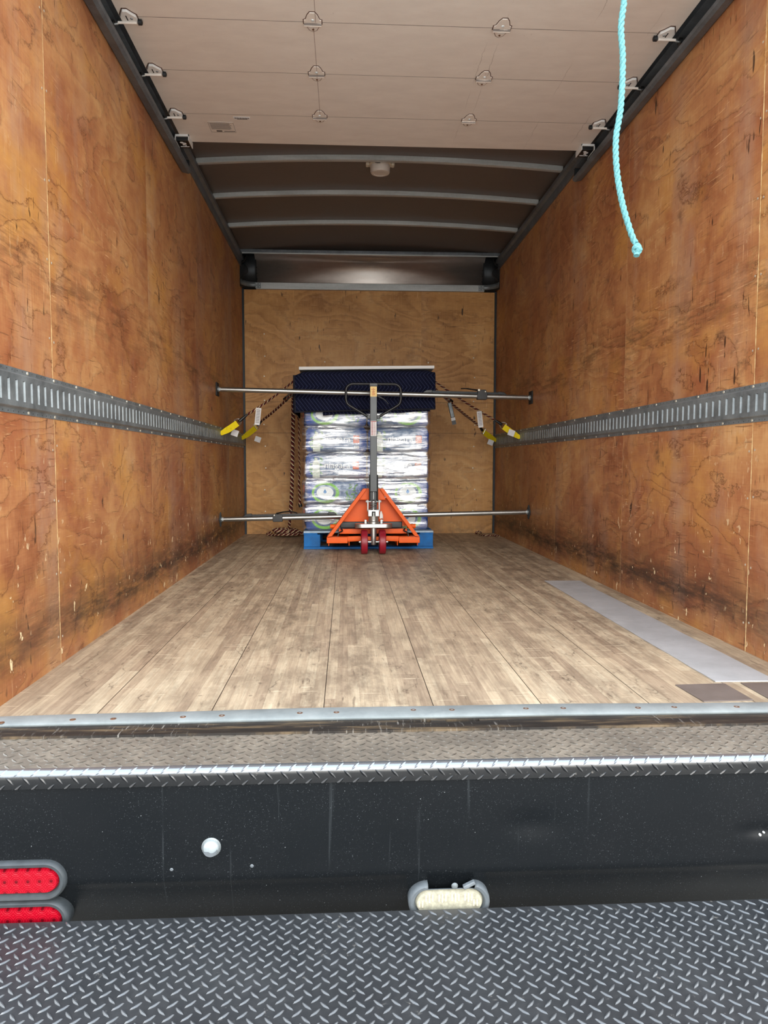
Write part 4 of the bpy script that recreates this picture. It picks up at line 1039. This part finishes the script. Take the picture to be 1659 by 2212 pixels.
# ------------------------------------------------------------------ blanket and board on top
def lerp(a, b, t_): return a+(b-a)*t_
def drape(name, x0, x1, yf, yb, ztl, ztr, zbl, zbr, side=.0, parent=None, seed=0):
    """blanket over the load: top, then hanging front with soft waves"""
    mb = MB(); NU = 60; prof = []
    for k in range(9): prof.append(('top', k/8))
    for k in range(1, 7): prof.append(('arc', k/6))
    for k in range(1, 17): prof.append(('front', k/16))
    vs = []; rad = .035
    for (kd, t_) in prof:
        for i in range(NU+1):
            s_ = i/NU; x = lerp(x0, x1, s_); zt = lerp(ztl, ztr, s_)-.030*math.exp(-((s_)/.05)**2)-.014*math.exp(-((1-s_)/.04)**2); zb = lerp(zbl, zbr, s_)+.004*math.sin(s_*17+seed)
            if kd == 'top': p = (x, lerp(yb, yf+rad, t_), zt)
            elif kd == 'arc': a = PI/2*t_; p = (x, yf+rad-rad*math.sin(a), zt-rad+rad*math.cos(a))
            else: p = (x, yf, lerp(zt-rad, zb, t_))
            w_ = .006*mnoise.noise(Vector((p[0]*6, p[2]*9, seed)))
            vs.append((p[0]+.004*mnoise.noise(Vector((p[2]*12, seed, p[1]*4))), p[1]-abs(w_) if kd == 'front' else p[1], p[2]+(w_*.6 if kd == 'top' else 0)))
    n = NU+1; mb.add(vs, [(j*n+i, j*n+i+1, (j+1)*n+i+1, (j+1)*n+i) for j in range(len(prof)-1) for i in range(NU)])
    return mb
bk = thing('moving_blanket', (1.13, 4.2, 1.19), 'folded navy quilted moving blanket draped over the top of the wrapped water', 'blanket')
mb = MB().box(.600, 1.668, 3.80, 4.66, 1.195, 1.385); mb.build('folded_layers', M['blanket'], bk, False, .02, 3)
drape('top_layer', .572, 1.688, 3.780, 4.66, 1.402, 1.418, 1.088, 1.118).build('top_layer', M['blanket'], bk, True, solid=.008)
drape('under_layer', .800, 1.650, 3.800, 4.6, 1.395, 1.398, 1.066, 1.098, seed=5).build('under_layer', M['blanket'], bk, True, solid=.007)
mb = MB(); mb.tube([(.576,3.772,1.372),(.580,3.770,1.23),(.584,3.771,1.089)], .007, 8); mb.tube([(.580,3.772,1.087),(1.13,3.770,1.104),(1.684,3.771,1.116)], .006, 8); mb.build('edge_binding', M['binding'], bk, True)
# side drop at the left
mb = MB(); vs = []
for j in range(9):
    z = 1.375-.285*j/8
    for i in range(9): vs.append((.572-.004*math.sin(i*1.1)-.002*j/8, 3.79+.85*i/8, z))
mb.add(vs, [(j*9+i, j*9+i+1, (j+1)*9+i+1, (j+1)*9+i) for j in range(8) for i in range(8)]); mb.build('side_drop', M['blanket'], bk, True, solid=.007)
bd = MB().obox((1.148, 4.11, 1.4395), (1.068, .62, .024), Matrix.Rotation(-.016, 3, 'Y')).build('board', M['white'], None, False, .002); tag(bd, 'flat white board lying on top of the navy blanket', 'board')

# ------------------------------------------------------------------ load bars
def load_bar(A, B, label, ratchet_t, flipped):
    A, B = Vector(A), Vector(B); d = (B-A).normalized()
    t = thing('load_bar', tuple((A+B)/2), label, 'load bar')
    MB().cyl(A+d*.03, B-d*.03, .0185, 24).build('tube', M['tube'], t, True)
    MB().cyl(A+d*.012, A+d*.05, .0145, 18).build('tube_end', M['galv_light'], t, True)
    MB().cyl(B-d*.012, B-d*.05, .0145, 18).build('tube_end', M['galv_light'], t, True)
    for P_, s_ in ((A, 1), (B, -1)):
        m_ = Matrix.Rotation(PI/4 if flipped else 0, 3, 'X')
        MB().obox(P_+Vector((s_*.0055,0,0)), (.010, .082 if flipped else .10, .082 if flipped else .10), m_).build('foot_pad', M['rubber'] if not flipped else plain('grey_foot_pad', '#3d4346', .6), t, False, .003)
        MB().lathe(P_+Vector((s_*.010,0,0)), (s_,0,0), [(.022,0),(.020,.008),(.008,.012)], 16).build('swivel', M['galv'], t, True)
    c = A.lerp(B, ratchet_t); up = Vector((0,0,1)); s_ = -1 if not flipped else 1
    up = (up-d*up.dot(d)).normalized(); fw = d.cross(up)
    def P3(u_, v_, w_=0): return c+d*u_+up*v_+fw*w_
    sg = 1 if not flipped else -1
    body = MB()
    out = [(-.036,-.026),(.038,-.026),(.040,-.002),(.042,.020),(.028,.050),(-.010,.050),(-.034,.040),(-.040,0)]
    if flipped: out = [(-.036,-.028),(.038,-.028),(.038,.0),(.040,.022),(.020,.030),(-.020,.034),(-.038,.022),(-.038,0)]
    body.prism(out, lambda u_, v_, w_: tuple(P3(u_, v_, w_)), -.024, .024)
    hs = body.build('ratchet_housing', M['black'], t, False, .003)
    MB().lathe(P3(sg*.024, .036 if not flipped else .024, .024*1), tuple(-fw if fw.y > 0 else fw), [(.006,0),(.005,.003)], 10).build('pin', M['pcap'], hs, True)
    # toothed rack rod beside the tube with end clamps
    rk = MB(); L1, L2 = (.34, .19) if not flipped else (.25, .44)
    if flipped: a0, a1 = -.245, .44
    else: a0, a1 = -.44, .175
    rk.bar(P3(a0, .022+.002), P3(a1, .024), .014, .010, tuple(fw))
    for i in range(60):
        u_ = a0+.02+(a1-a0-.04)*i/60; rk.bar(P3(u_, .030), P3(u_+.004, .031), .012, .005, tuple(fw))
    rk.build('toothed_rack', M['black'] if flipped else M['dark_metal'], t)
    for u_ in (a0, a1):
        s2 = 1 if u_ > 0 else -1
        MB().prism([(u_-s2*.05,.016),(u_-s2*.045,.040),(u_,.036),(u_+s2*.022,.020),(u_+s2*.018,.014)], lambda a_, b_, w_: tuple(P3(a_, b_, w_)), -.013, .013).build('rack_end', M['black'], t, False, .003)
    hp = [P3(-.03, .046), P3(-.07, .050), P3(-.12, .056), P3(-.165, .055)] if not flipped else [P3(-.01, .036), P3(.05, .046), P3(.10, .048), P3(.145, .038), P3(.152, .030)]
    MB().tube(smoothpts(hp, 6), [.010]*6+[.009]*6+[.007]*(len(smoothpts(hp,6))-12), 10, squash=.6).build('lever', M['black'], t, True)
    if not flipped: MB().obox(P3(-.026, .046, -.020 if fw.y > 0 else .020), (.018, .012, .018), Matrix.Identity(3)).build('spring_clip', M['pcap'], t, False, .003)
    return t
load_bar((0, 3.648, 1.248), (W, 3.71, 1.203), 'upper steel load bar across the blanket, its black ratchet at the right', .837, False)
load_bar((0, 3.705, .251), (W, 3.733, .299), 'lower steel load bar behind the orange pallet jack, its black ratchet at the left', .183, True)

# ------------------------------------------------------------------ pallet jack
CX = 1.187; YJ = 3.49
pj = thing('pallet_jack', (CX, YJ, 0), 'orange pallet jack with red wheels and tall grey handle in front of the pallet', 'pallet jack')
for sx_ in (-.070, .067):
    w_ = MB().lathe((CX+sx_-.026, YJ, .0925), (1,0,0), [(.02,0),(.070,.0005),(.084,.001),(.0905,.005),(.092,.012),(.092,.040),(.0905,.047),(.084,.051),(.070,.0515),(.02,.052)], 40).build('wheel', M['red'], pj, True)
    MB().lathe((CX+sx_-.029, YJ, .0925), (1,0,0), [(.02,0),(.030,.002),(.030,.056),(.02,.058)], 24).build('hub', M['steel'], w_, True)
MB().cyl((CX-.11, YJ, .0925), (CX+.11, YJ, .0925), .0085, 16).build('axle', M['steel'], pj, True)
MB().lathe((CX, YJ, .070), (0,0,1), [(.014,0),(.018,.004),(.0195,.008),(.0195,.062),(.0235,.064),(.0245,.130)], 28).build('steering_post', M['steel'], pj, True)
mb = MB(); P_ = []
for k in range(17): a = -PI/2+PI*k/16; P_.append((.085+.056*math.cos(a), .045*math.sin(a)))
for k in range(17): a = PI/2+PI*k/16; P_.append((-.085+.056*math.cos(a), .045*math.sin(a)))
mb.prism(P_, lambda u_, v_, d: (CX+u_, YJ+.008+v_, d), .2, .232); mb.build('turntable', M['steel'], pj, False, .005, 3)
pp = MB().lathe((CX, YJ+.01, .232), (0,0,1), [(.046,0),(.046,.014),(.039,.020),(.039,.056),(.034,.060)], 28).build('pump', M['steel'], pj, True)
MB().box(CX-.044, CX+.044, YJ-.035, YJ+.05, .286, .340).build('pump_block', M['steel'], pp, False, .006, 3)
MB().box(CX-.014, CX+.014, YJ-.040, YJ-.034, .292, .326).build('recess', M['slot_dark'], pp, False, .002)
MB().cyl((CX, YJ-.044, .262), (CX, YJ-.044, .318), .006, 12).build('valve', M['galv_light'], pp, True)
mb = MB(); spp = [(CX+.026*math.cos(2*PI*k/14), YJ+.004+.026*math.sin(2*PI*k/14), .340+.052*k/(14*4)) for k in range(14*4+1)]; mb.tube(spp, .0045, 8); mb.build('spring', M['galv'], pp, True)
MB().lathe((CX, YJ+.004, .340), (0,0,1), [(.014,0),(.014,.055),(.026,.056),(.026,.062),(.012,.066)], 20).build('piston', M['steel'], pp, True)
for sx_ in (-1, 1):
    MB().box(CX+sx_*.043-.006, CX+sx_*.043+.006, YJ-.020, YJ+.012, .322, .412).build('yoke_arm', M['galv_light'], pj, False, .004)
    MB().lathe((CX+sx_*.050, YJ-.004, .400), (sx_,0,0), [(.009,0),(.009,.007),(.004,.009)], 8).build('yoke_bolt', M['galv_light'], pj)
    MB().box(CX+sx_*.060-.008, CX+sx_*.060+.008, YJ-.01, YJ+.025, .232, .262).build('stop_lug', M['galv_light'], pj, False, .002)
MB().cyl((CX-.052, YJ-.004, .400), (CX+.052, YJ-.004, .400), .006, 12).build('yoke_pin', M['galv_light'], pj, True)
MB().prism([(.045,.268),(.066,.274),(.070,.262),(.062,.254),(.074,.250),(.070,.300),(.060,.330),(.050,.320)], lambda u_, v_, d: (CX+u_, d, v_), YJ-.02, YJ+.0).build('release_plate', M['white'], pp, False, .002)
# handle
ZH = lambda crop: (2083-crop)*.000715
mb = MB().box(CX-.026, CX+.026, YJ-.030, YJ+.012, ZH(1420), ZH(318)); mb.build('handle_post', M['post'], pj, False, .004)
fk = MB(); fk.box(CX-.034, CX-.026, YJ-.034, YJ+.016, ZH(1520), ZH(1240)); fk.box(CX+.026, CX+.034, YJ-.034, YJ+.016, ZH(1520), ZH(1240)); fk.box(CX-.026, CX+.026, YJ-.0, YJ+.014, ZH(1515), ZH(1420)); fk.build('handle_fork', M['black'], pj, False, .003)
MB().cyl((CX, YJ-.012, ZH(1500)), (CX, YJ-.012, ZH(1400)), .004, 10).build('pull_chain', M['galv_light'], pj, True)
hl = MB(); zt = ZH(297); R_ = .052; xw = .205
lp_ = []
for k in range(9): a = PI-PI/2*k/8; lp_.append((CX-xw+R_+R_*math.cos(a), YJ-.012, zt-R_+R_*math.sin(a)))
for k in range(9): a = PI/2-PI/2*k/8; lp_.append((CX+xw-R_+R_*math.cos(a), YJ-.012, zt-R_+R_*math.sin(a)))
zs = ZH(455); zr = ZH(545)
right = [(CX+xw, YJ-.012, zs)] + [tuple(q) for q in smoothpts([(CX+xw, YJ-.012, zs), (CX+xw-.012, YJ-.012, zs-.035), (CX+.150, YJ-.012, zr)], 5)[1:]] + [(CX+.045, YJ-.012, ZH(632)), (CX+.022, YJ-.012, ZH(650))]
left = [(2*CX-p[0], p[1], p[2]) for p in reversed(right)]
hl.tube(left+lp_+right, .0098, 14); hd = hl.build('handle_loop', M['black'], pj, True)
MB().box(CX-.031, CX+.031, YJ-.032, YJ+.014, ZH(322), ZH(290)).build('collar', M['black'], pj, False, .003)
for sx_ in (-1, 1): MB().box(CX+sx_*.036-.012, CX+sx_*.036+.012, YJ-.026, YJ+.004, ZH(660), ZH(620)).build('loop_socket', M['black'], pj, False, .003)
MB().tube(smoothpts([(CX+.024, YJ-.014, ZH(418)), (CX+.055, YJ-.016, ZH(438)), (CX+.085, YJ-.018, ZH(462)), (CX+.112, YJ-.020, ZH(505))], 6), [.010]*8+[.008]*6+[.005]*5, 10, squash=.5).build('release_lever', M['rail'], pj, True)
lb1 = MB().box(CX-.0245, CX+.0245, YJ-.0312, YJ-.0300, ZH(430), ZH(325)).build('yellow_label', M['labely'], pj)
mb = MB(); rd = random.Random(2)
for i in range(7):
    z = ZH(345+i*11); mb.box(CX-.016+rd.uniform(0,.01), CX+.014-rd.uniform(0,.012), YJ-.0318, YJ-.0313, z-.002, z+.002)
mb.build('label_print', plain('orange_ink', '#c46a3a', .6), lb1)
lb2 = MB().box(CX-.022, CX+.022, YJ-.0312, YJ-.0300, ZH(838), ZH(680)).build('white_label', M['paper'], pj)
mb = MB()
for i in range(11):
    z = ZH(700+i*12.5); mb.box(CX-.017, CX-.004, YJ-.0318, YJ-.0313, z-.0022, z+.0022); mb.box(CX+.001, CX+.017-rd.uniform(0,.008), YJ-.0318, YJ-.0313, z-.0012, z+.0012)
mb.box(CX-.020, CX+.020, YJ-.0318, YJ-.0313, ZH(690), ZH(683)); mb.build('label_print', plain('red_ink', '#a33b3b', .6), lb2)
# orange frame: two sloping channels, apex block, back plate, base feet and forks
CZ = lambda crop: (1205-crop)*.000484
CXo = lambda crop: CX+(crop-843)*.000484
y0f, y1f = YJ+.020, YJ+.155
fr = thing  # alias not used
mb = MB()
for sg in (-1, 1):
    def X_(c, sg=sg): return CX+sg*(843-c)*.000484
    P_ = [(X_(110), CZ(945)), (X_(672), CZ(195)), (X_(690), CZ(180)), (X_(740), CZ(180)), (X_(712), CZ(232)), (X_(192), CZ(930))]
    mb.prism(P_, lambda u_, v_, d: (u_, d, v_), y0f+.004, y0f+.016)
    P_ = [(X_(110), CZ(945)), (X_(690), CZ(180)), (X_(706), CZ(186)), (X_(124), CZ(952))]
    mb.prism(P_, lambda u_, v_, d: (u_, d, v_), y0f+.0162, y1f)
mb.build('side_channel', M['orange'], pj, False, .003)
mb = MB(); P_ = [(CXo(690), CZ(181)), (CXo(955), CZ(181)), (CXo(1010), CZ(265)), (CXo(1040), CZ(362)), (CXo(615), CZ(362)), (CXo(660), CZ(265))]
mb.prism(P_, lambda u_, v_, d: (u_, d, v_), YJ+.050, YJ+.080); mb.build('apex_plate', M['orange'], pj, False, .004)
mb = MB(); P_ = [(CXo(598), CZ(340)), (CXo(1088), CZ(340)), (CXo(1428), CZ(790)), (CXo(258), CZ(790))]
mb.prism(P_, lambda u_, v_, d: (u_, d, v_), y1f-.012, y1f-.004); mb.build('back_plate', M['orange'], pj)
mb = MB().box(CXo(300), CXo(1388), y1f-.060, y1f-.030, CZ(905), CZ(828)); mb.build('cross_plate', M['orange'], pj, False, .003)
MB().box(CXo(318), CXo(1315), y1f-.028, y1f-.014, CZ(818), CZ(716)).build('torsion_bar', M['black'], pj, False, .006)
for sg in (-1, 1):
    a, b = sorted((CX+sg*(843-110)*.000484, CX+sg*(843-440)*.000484))
    ft = MB().box(a, b, y0f, y0f+.016, CZ(1038), CZ(945)).build('foot_bracket', M['orange'], pj, False, .003)
    MB().prism([(CX+sg*(843-440)*.000484, CZ(1018)), (CX+sg*(843-440)*.000484, CZ(935)), (CX+sg*(843-640)*.000484, CZ(930)), (CX+sg*(843-640)*.000484, CZ(1010))], lambda u_, v_, d: (u_, d, v_), y0f+.020, y0f+.045).build('base_bar', M['orange'], pj, False, .003)
    a, b = sorted((CX+sg*(843-165)*.000484, CX+sg*(843-300)*.000484))
    MB().cyl((a, y0f+.075, CZ(785)), (b, y0f+.075, CZ(785)), .017, 18).build('pivot_tube', M['orange'], pj, True)
    hp = smoothpts([(CX+sg*.245, y0f+.06, CZ(820)), (CX+sg*.236, y0f+.045, CZ(850)), (CX+sg*.262, y0f+.03, CZ(880)), (CX+sg*.270, y0f+.022, CZ(935))], 6)
    MB().tube(hp, .0055, 10).build('link_rod', M['black'], pj, True)
    fx = CX+sg*.262
    fkk = MB(); fkk.box(fx-.080, fx+.080, y0f+.016, 4.70, .098, .106); fkk.box(fx-.080, fx-.074, y0f+.016, 4.70, .060, .098); fkk.box(fx+.074, fx+.080, y0f+.016, 4.70, .060, .098)
    fkk.build('fork', M['orange'], pj, False, .002)
    MB().cyl((fx-.04, 4.55, .037), (fx+.04, 4.55, .037), .036, 20).build('fork_roller', M['red'], pj, True)
MB().box(CXo(150), CXo(1535), y0f+.017, y0f+.06, CZ(1000), CZ(940)).build('base_beam', M['orange'], pj, False, .003)

# ------------------------------------------------------------------ tie-down straps
def tie_down(fit, ring, knot, end, label, wall_sg, tag_at, buckle=None, extra_tag=None, fitw=.030):
    t = thing('tie_down_strap', fit, label, 'strap')
    F, R_, K_, E_ = Vector(fit), Vector(ring), Vector(knot), Vector(end)
    # slot fitting
    mb = MB(); x = F.x; mb.box(min(x, x+wall_sg*.012), max(x, x+wall_sg*.012), F.y-.018, F.y+.018, F.z+.006, F.z+.042)
    mb.box(min(x, x+wall_sg*.012), max(x, x+wall_sg*.012), F.y-.018, F.y+.018, F.z-.042, F.z-.026); mb.box(min(x, x+wall_sg*.012), max(x, x+wall_sg*.012), F.y-.018, F.y-.006, F.z-.042, F.z+.042); mb.box(min(x, x+wall_sg*.012), max(x, x+wall_sg*.012), F.y+.006, F.y+.018, F.z-.042, F.z+.042)
    mb.build('slot_fitting', plain('yellow_zinc', '#d9dba8', .3, .7, .1, 60), t, False, .002)
    d = (R_-F).normalized(); side = d.cross(Vector((0,-1,.0))).normalized(); nrm = side.cross(d)
    w_ = .024; L = (R_-F).length-.03; vs = []; K = 10
    for k in range(K+1):
        p = F+Vector((wall_sg*.012,0,0))+d*(L*k/K)-Vector((0,0,.004*math.sin(PI*k/K))); ww = w_*(.62+.38*min(1, k/4))
        vs += [p-side*ww, p+side*ww]
    MB().add(vs, [(2*k, 2*k+1, 2*k+3, 2*k+2) for k in range(K)]).build('webbing', M['yellow'], t, False, solid=.003)
    # D ring
    c = R_-d*.028; pts_ = [c-side*.027, c+side*.027]
    for k in range(9):
        a = -PI/2+PI*k/8; pts_.append(c+d*(.012+.034*math.cos(a))-side*(.027*math.sin(a)))
    MB().tube(pts_, .0035, 8, closed=True).build('d_ring', M['steel'], t, True)
    MB().tube([R_-d*.002, R_+d*.012, K_], [.009,.014,.008], 9).build('knot', M['black'], t, True)
    rp_ = [K_.lerp(E_, q/14)+Vector((0,0,-.012*math.sin(PI*q/14))) for q in range(15)]
    MB().tube(rp_, [.0155-.003*abs(q/14-.2) for q in range(15)], 10, squash=.55).build('rope', M['camo'], t, True)
    if tag_at is not None:
        p = K_.lerp(E_, tag_at); m_ = Matrix.Rotation(.12*wall_sg, 3, 'Y')
        tg = MB().obox(p+Vector((wall_sg*.004, -.02, -.075)), (.042, .003, .135), m_).build('paper_tag', M['paper'], t, False, .001)
        mb = MB()
        for i in range(9): mb.obox(p+Vector((wall_sg*.004, -.022, -.075))+m_@Vector((0,0,.05-i*.012)), (.028, .0008, .004), m_)
        mb.build('tag_print', M['ink'], tg)
    if extra_tag is not None:
        p = F.lerp(R_, .45)+Vector(extra_tag)
        MB().obox(p, (.055, .003, .05), Matrix.Rotation(.35, 3, 'Y')).build('cloth_tag', M['paper'], t, False, .001)
    if buckle is not None:
        p = K_.lerp(E_, buckle); d2 = (E_-K_).normalized(); m_ = Matrix((d2, d2.cross(Vector((0,1,0))).normalized(), Vector((0,-1,0)))).transposed()
        MB().obox(p, (.11, .036, .024), m_).build('ratchet_buckle', M['galv'], t, False, .005)
        MB().obox(p-d2*.05, (.05, .040, .028), m_).build('buckle_cap', M['black'], t, False, .006)
    return t
tie_down((0, 3.708, .913), (.142, 3.80, 1.015), (.205, 3.82, 1.069), (.556, 4.00, 1.352), 'tie-down strap hooked to the left rail nearer the door, with hanging white tag', 1, .22, extra_tag=(.03, .16, -.03))
tie_down((0, 4.854, .916), (.177, 4.70, 1.029), (.228, 4.65, 1.072), (.556, 4.25, 1.303), 'tie-down strap at the far end of the left cargo rail, with grey buckle', 1, None, buckle=.80, extra_tag=(.09, .0, -.06))
tie_down((W, 4.013, .900), (2.282, 4.05, 1.009), (2.218, 4.05, 1.050), (1.722, 4.10, 1.370), 'tie-down strap hooked to the right rail nearer the door, with long white tag', -1, .24, extra_tag=(-.02, -.035, -.01))
tie_down((W, 4.971, .905), (2.262, 4.80, .994), (2.217, 4.75, 1.038), (1.722, 4.25, 1.345), 'tie-down strap at the far end of the right cargo rail, with dangling buckle', -1, None, buckle=.69, extra_tag=(-.01, -.03, -.06))
bkl = MB(); bkl.bar((1.885, 4.37, 1.215), (1.915, 4.36, 1.085), .034, .020, (0,1,0)); bo = bkl.build('buckle_tail', M['galv'], bpy.data.objects['tie_down_strap.003'], False, .005)
MB().bar((1.915, 4.36, 1.085), (1.920, 4.358, 1.060), .036, .006, (0,1,0)).build('white_end', M['paper'], bo); MB().bar((1.920, 4.358, 1.060), (1.928, 4.356, 1.025), .036, .006, (0,1,0)).build('black_end', M['black'], bo)
# hanging tails and the heap on the floor
hA = smoothpts([(.548,4.45,1.300),(.512,4.62,1.275),(.504,4.69,1.159),(.497,4.70,.931),(.492,4.70,.703),(.486,4.70,.473),(.473,4.70,.258),(.461,4.72,.166),(.445,4.80,.055),(.440,4.83,.030)], 10)
o = MB().tube(hA, [.017]*(len(hA)-30)+[.017-.009*(k/30) for k in range(30)], 10, squash=.6).build('hanging_rope', M['camo'], None, True); tag(o, 'maroon rope tail hanging left of the stack down to the heap on the floor', 'rope')
hB = smoothpts([(.566,4.30,1.116),(.574,4.30,1.05),(.579,4.30,.988),(.577,4.30,.774),(.583,4.30,.63),(.575,4.30,.522),(.581,4.30,.414),(.582,4.30,.330)], 10)
tb = thing('hanging_rope', (.58, 4.3, 1.1), 'shorter maroon and cream rope tail hanging close against the stack, its end free', 'rope')
MB().tube(hB, [.010+.008*min(1, max(0, (k-35)/25)) for k in range(len(hB))], 10, squash=.6).build('rope', M['camo'], tb, True)
MB().cyl((.582,4.30,.340), (.590,4.30,.310), .016, 10).build('black_tip', M['black'], tb, True)
rd = random.Random(11); pts_ = []
for k in range(26):
    a = k*1.15; r_ = .05+.010*(k % 7); pts_.append((.43+r_*1.35*math.cos(a)+rd.uniform(-.015,.015), 4.83+r_*.85*math.sin(a), .014+.0021*k+rd.uniform(0,.006)))
pts_ = [(.225,5.00,.012),(.262,4.96,.030),(.235,4.93,.012),(.30,4.90,.012)]+pts_+[(.52,4.80,.060),(.56,4.80,.035),(.60,4.83,.014)]
o = MB().tube(smoothpts(pts_, 6), .0125, 9, squash=.75).build('rope_heap', M['camo'], None, True); tag(o, 'heap of maroon and cream rope on the floor left of the blue pallet', 'rope')
pts_ = smoothpts([(2.247,4.95,.010),(2.235,4.97,.018),(2.26,4.99,.026),(2.29,4.98,.018),(2.275,4.93,.010),(2.26,4.86,.008),(2.30,4.76,.009),(2.35,4.78,.008),(2.37,4.72,.012),(2.395,4.66,.016),(2.385,4.64,.008)], 8)
o = MB().tube(pts_, .008, 8).build('rope_end', M['camo'], None, True); tag(o, 'thin reddish cord lying on the floor in the far right corner', 'rope')
# ------------------------------------------------------------------ small cables in the front corners
for sg, x0, lb_ in ((1, .02, 'black cable loops in the upper left front corner of the box'), (-1, W-.02, 'black cable loops in the upper right front corner of the box')):
    pts_ = smoothpts([(x0+sg*.004, 5.02, 2.62), (x0+sg*.045, 4.93, 2.60), (x0+sg*.030, 4.92, 2.555), (x0+sg*.005, 4.93, 2.535), (x0+sg*.045, 4.925, 2.505), (x0+sg*.055, 4.925, 2.455), (x0+sg*.020, 4.93, 2.42), (x0, 4.94, 2.40)], 6)
    o = MB().tube(pts_, .005, 8).build('cable', M['black'], None, True); tag(o, lb_, 'cable')
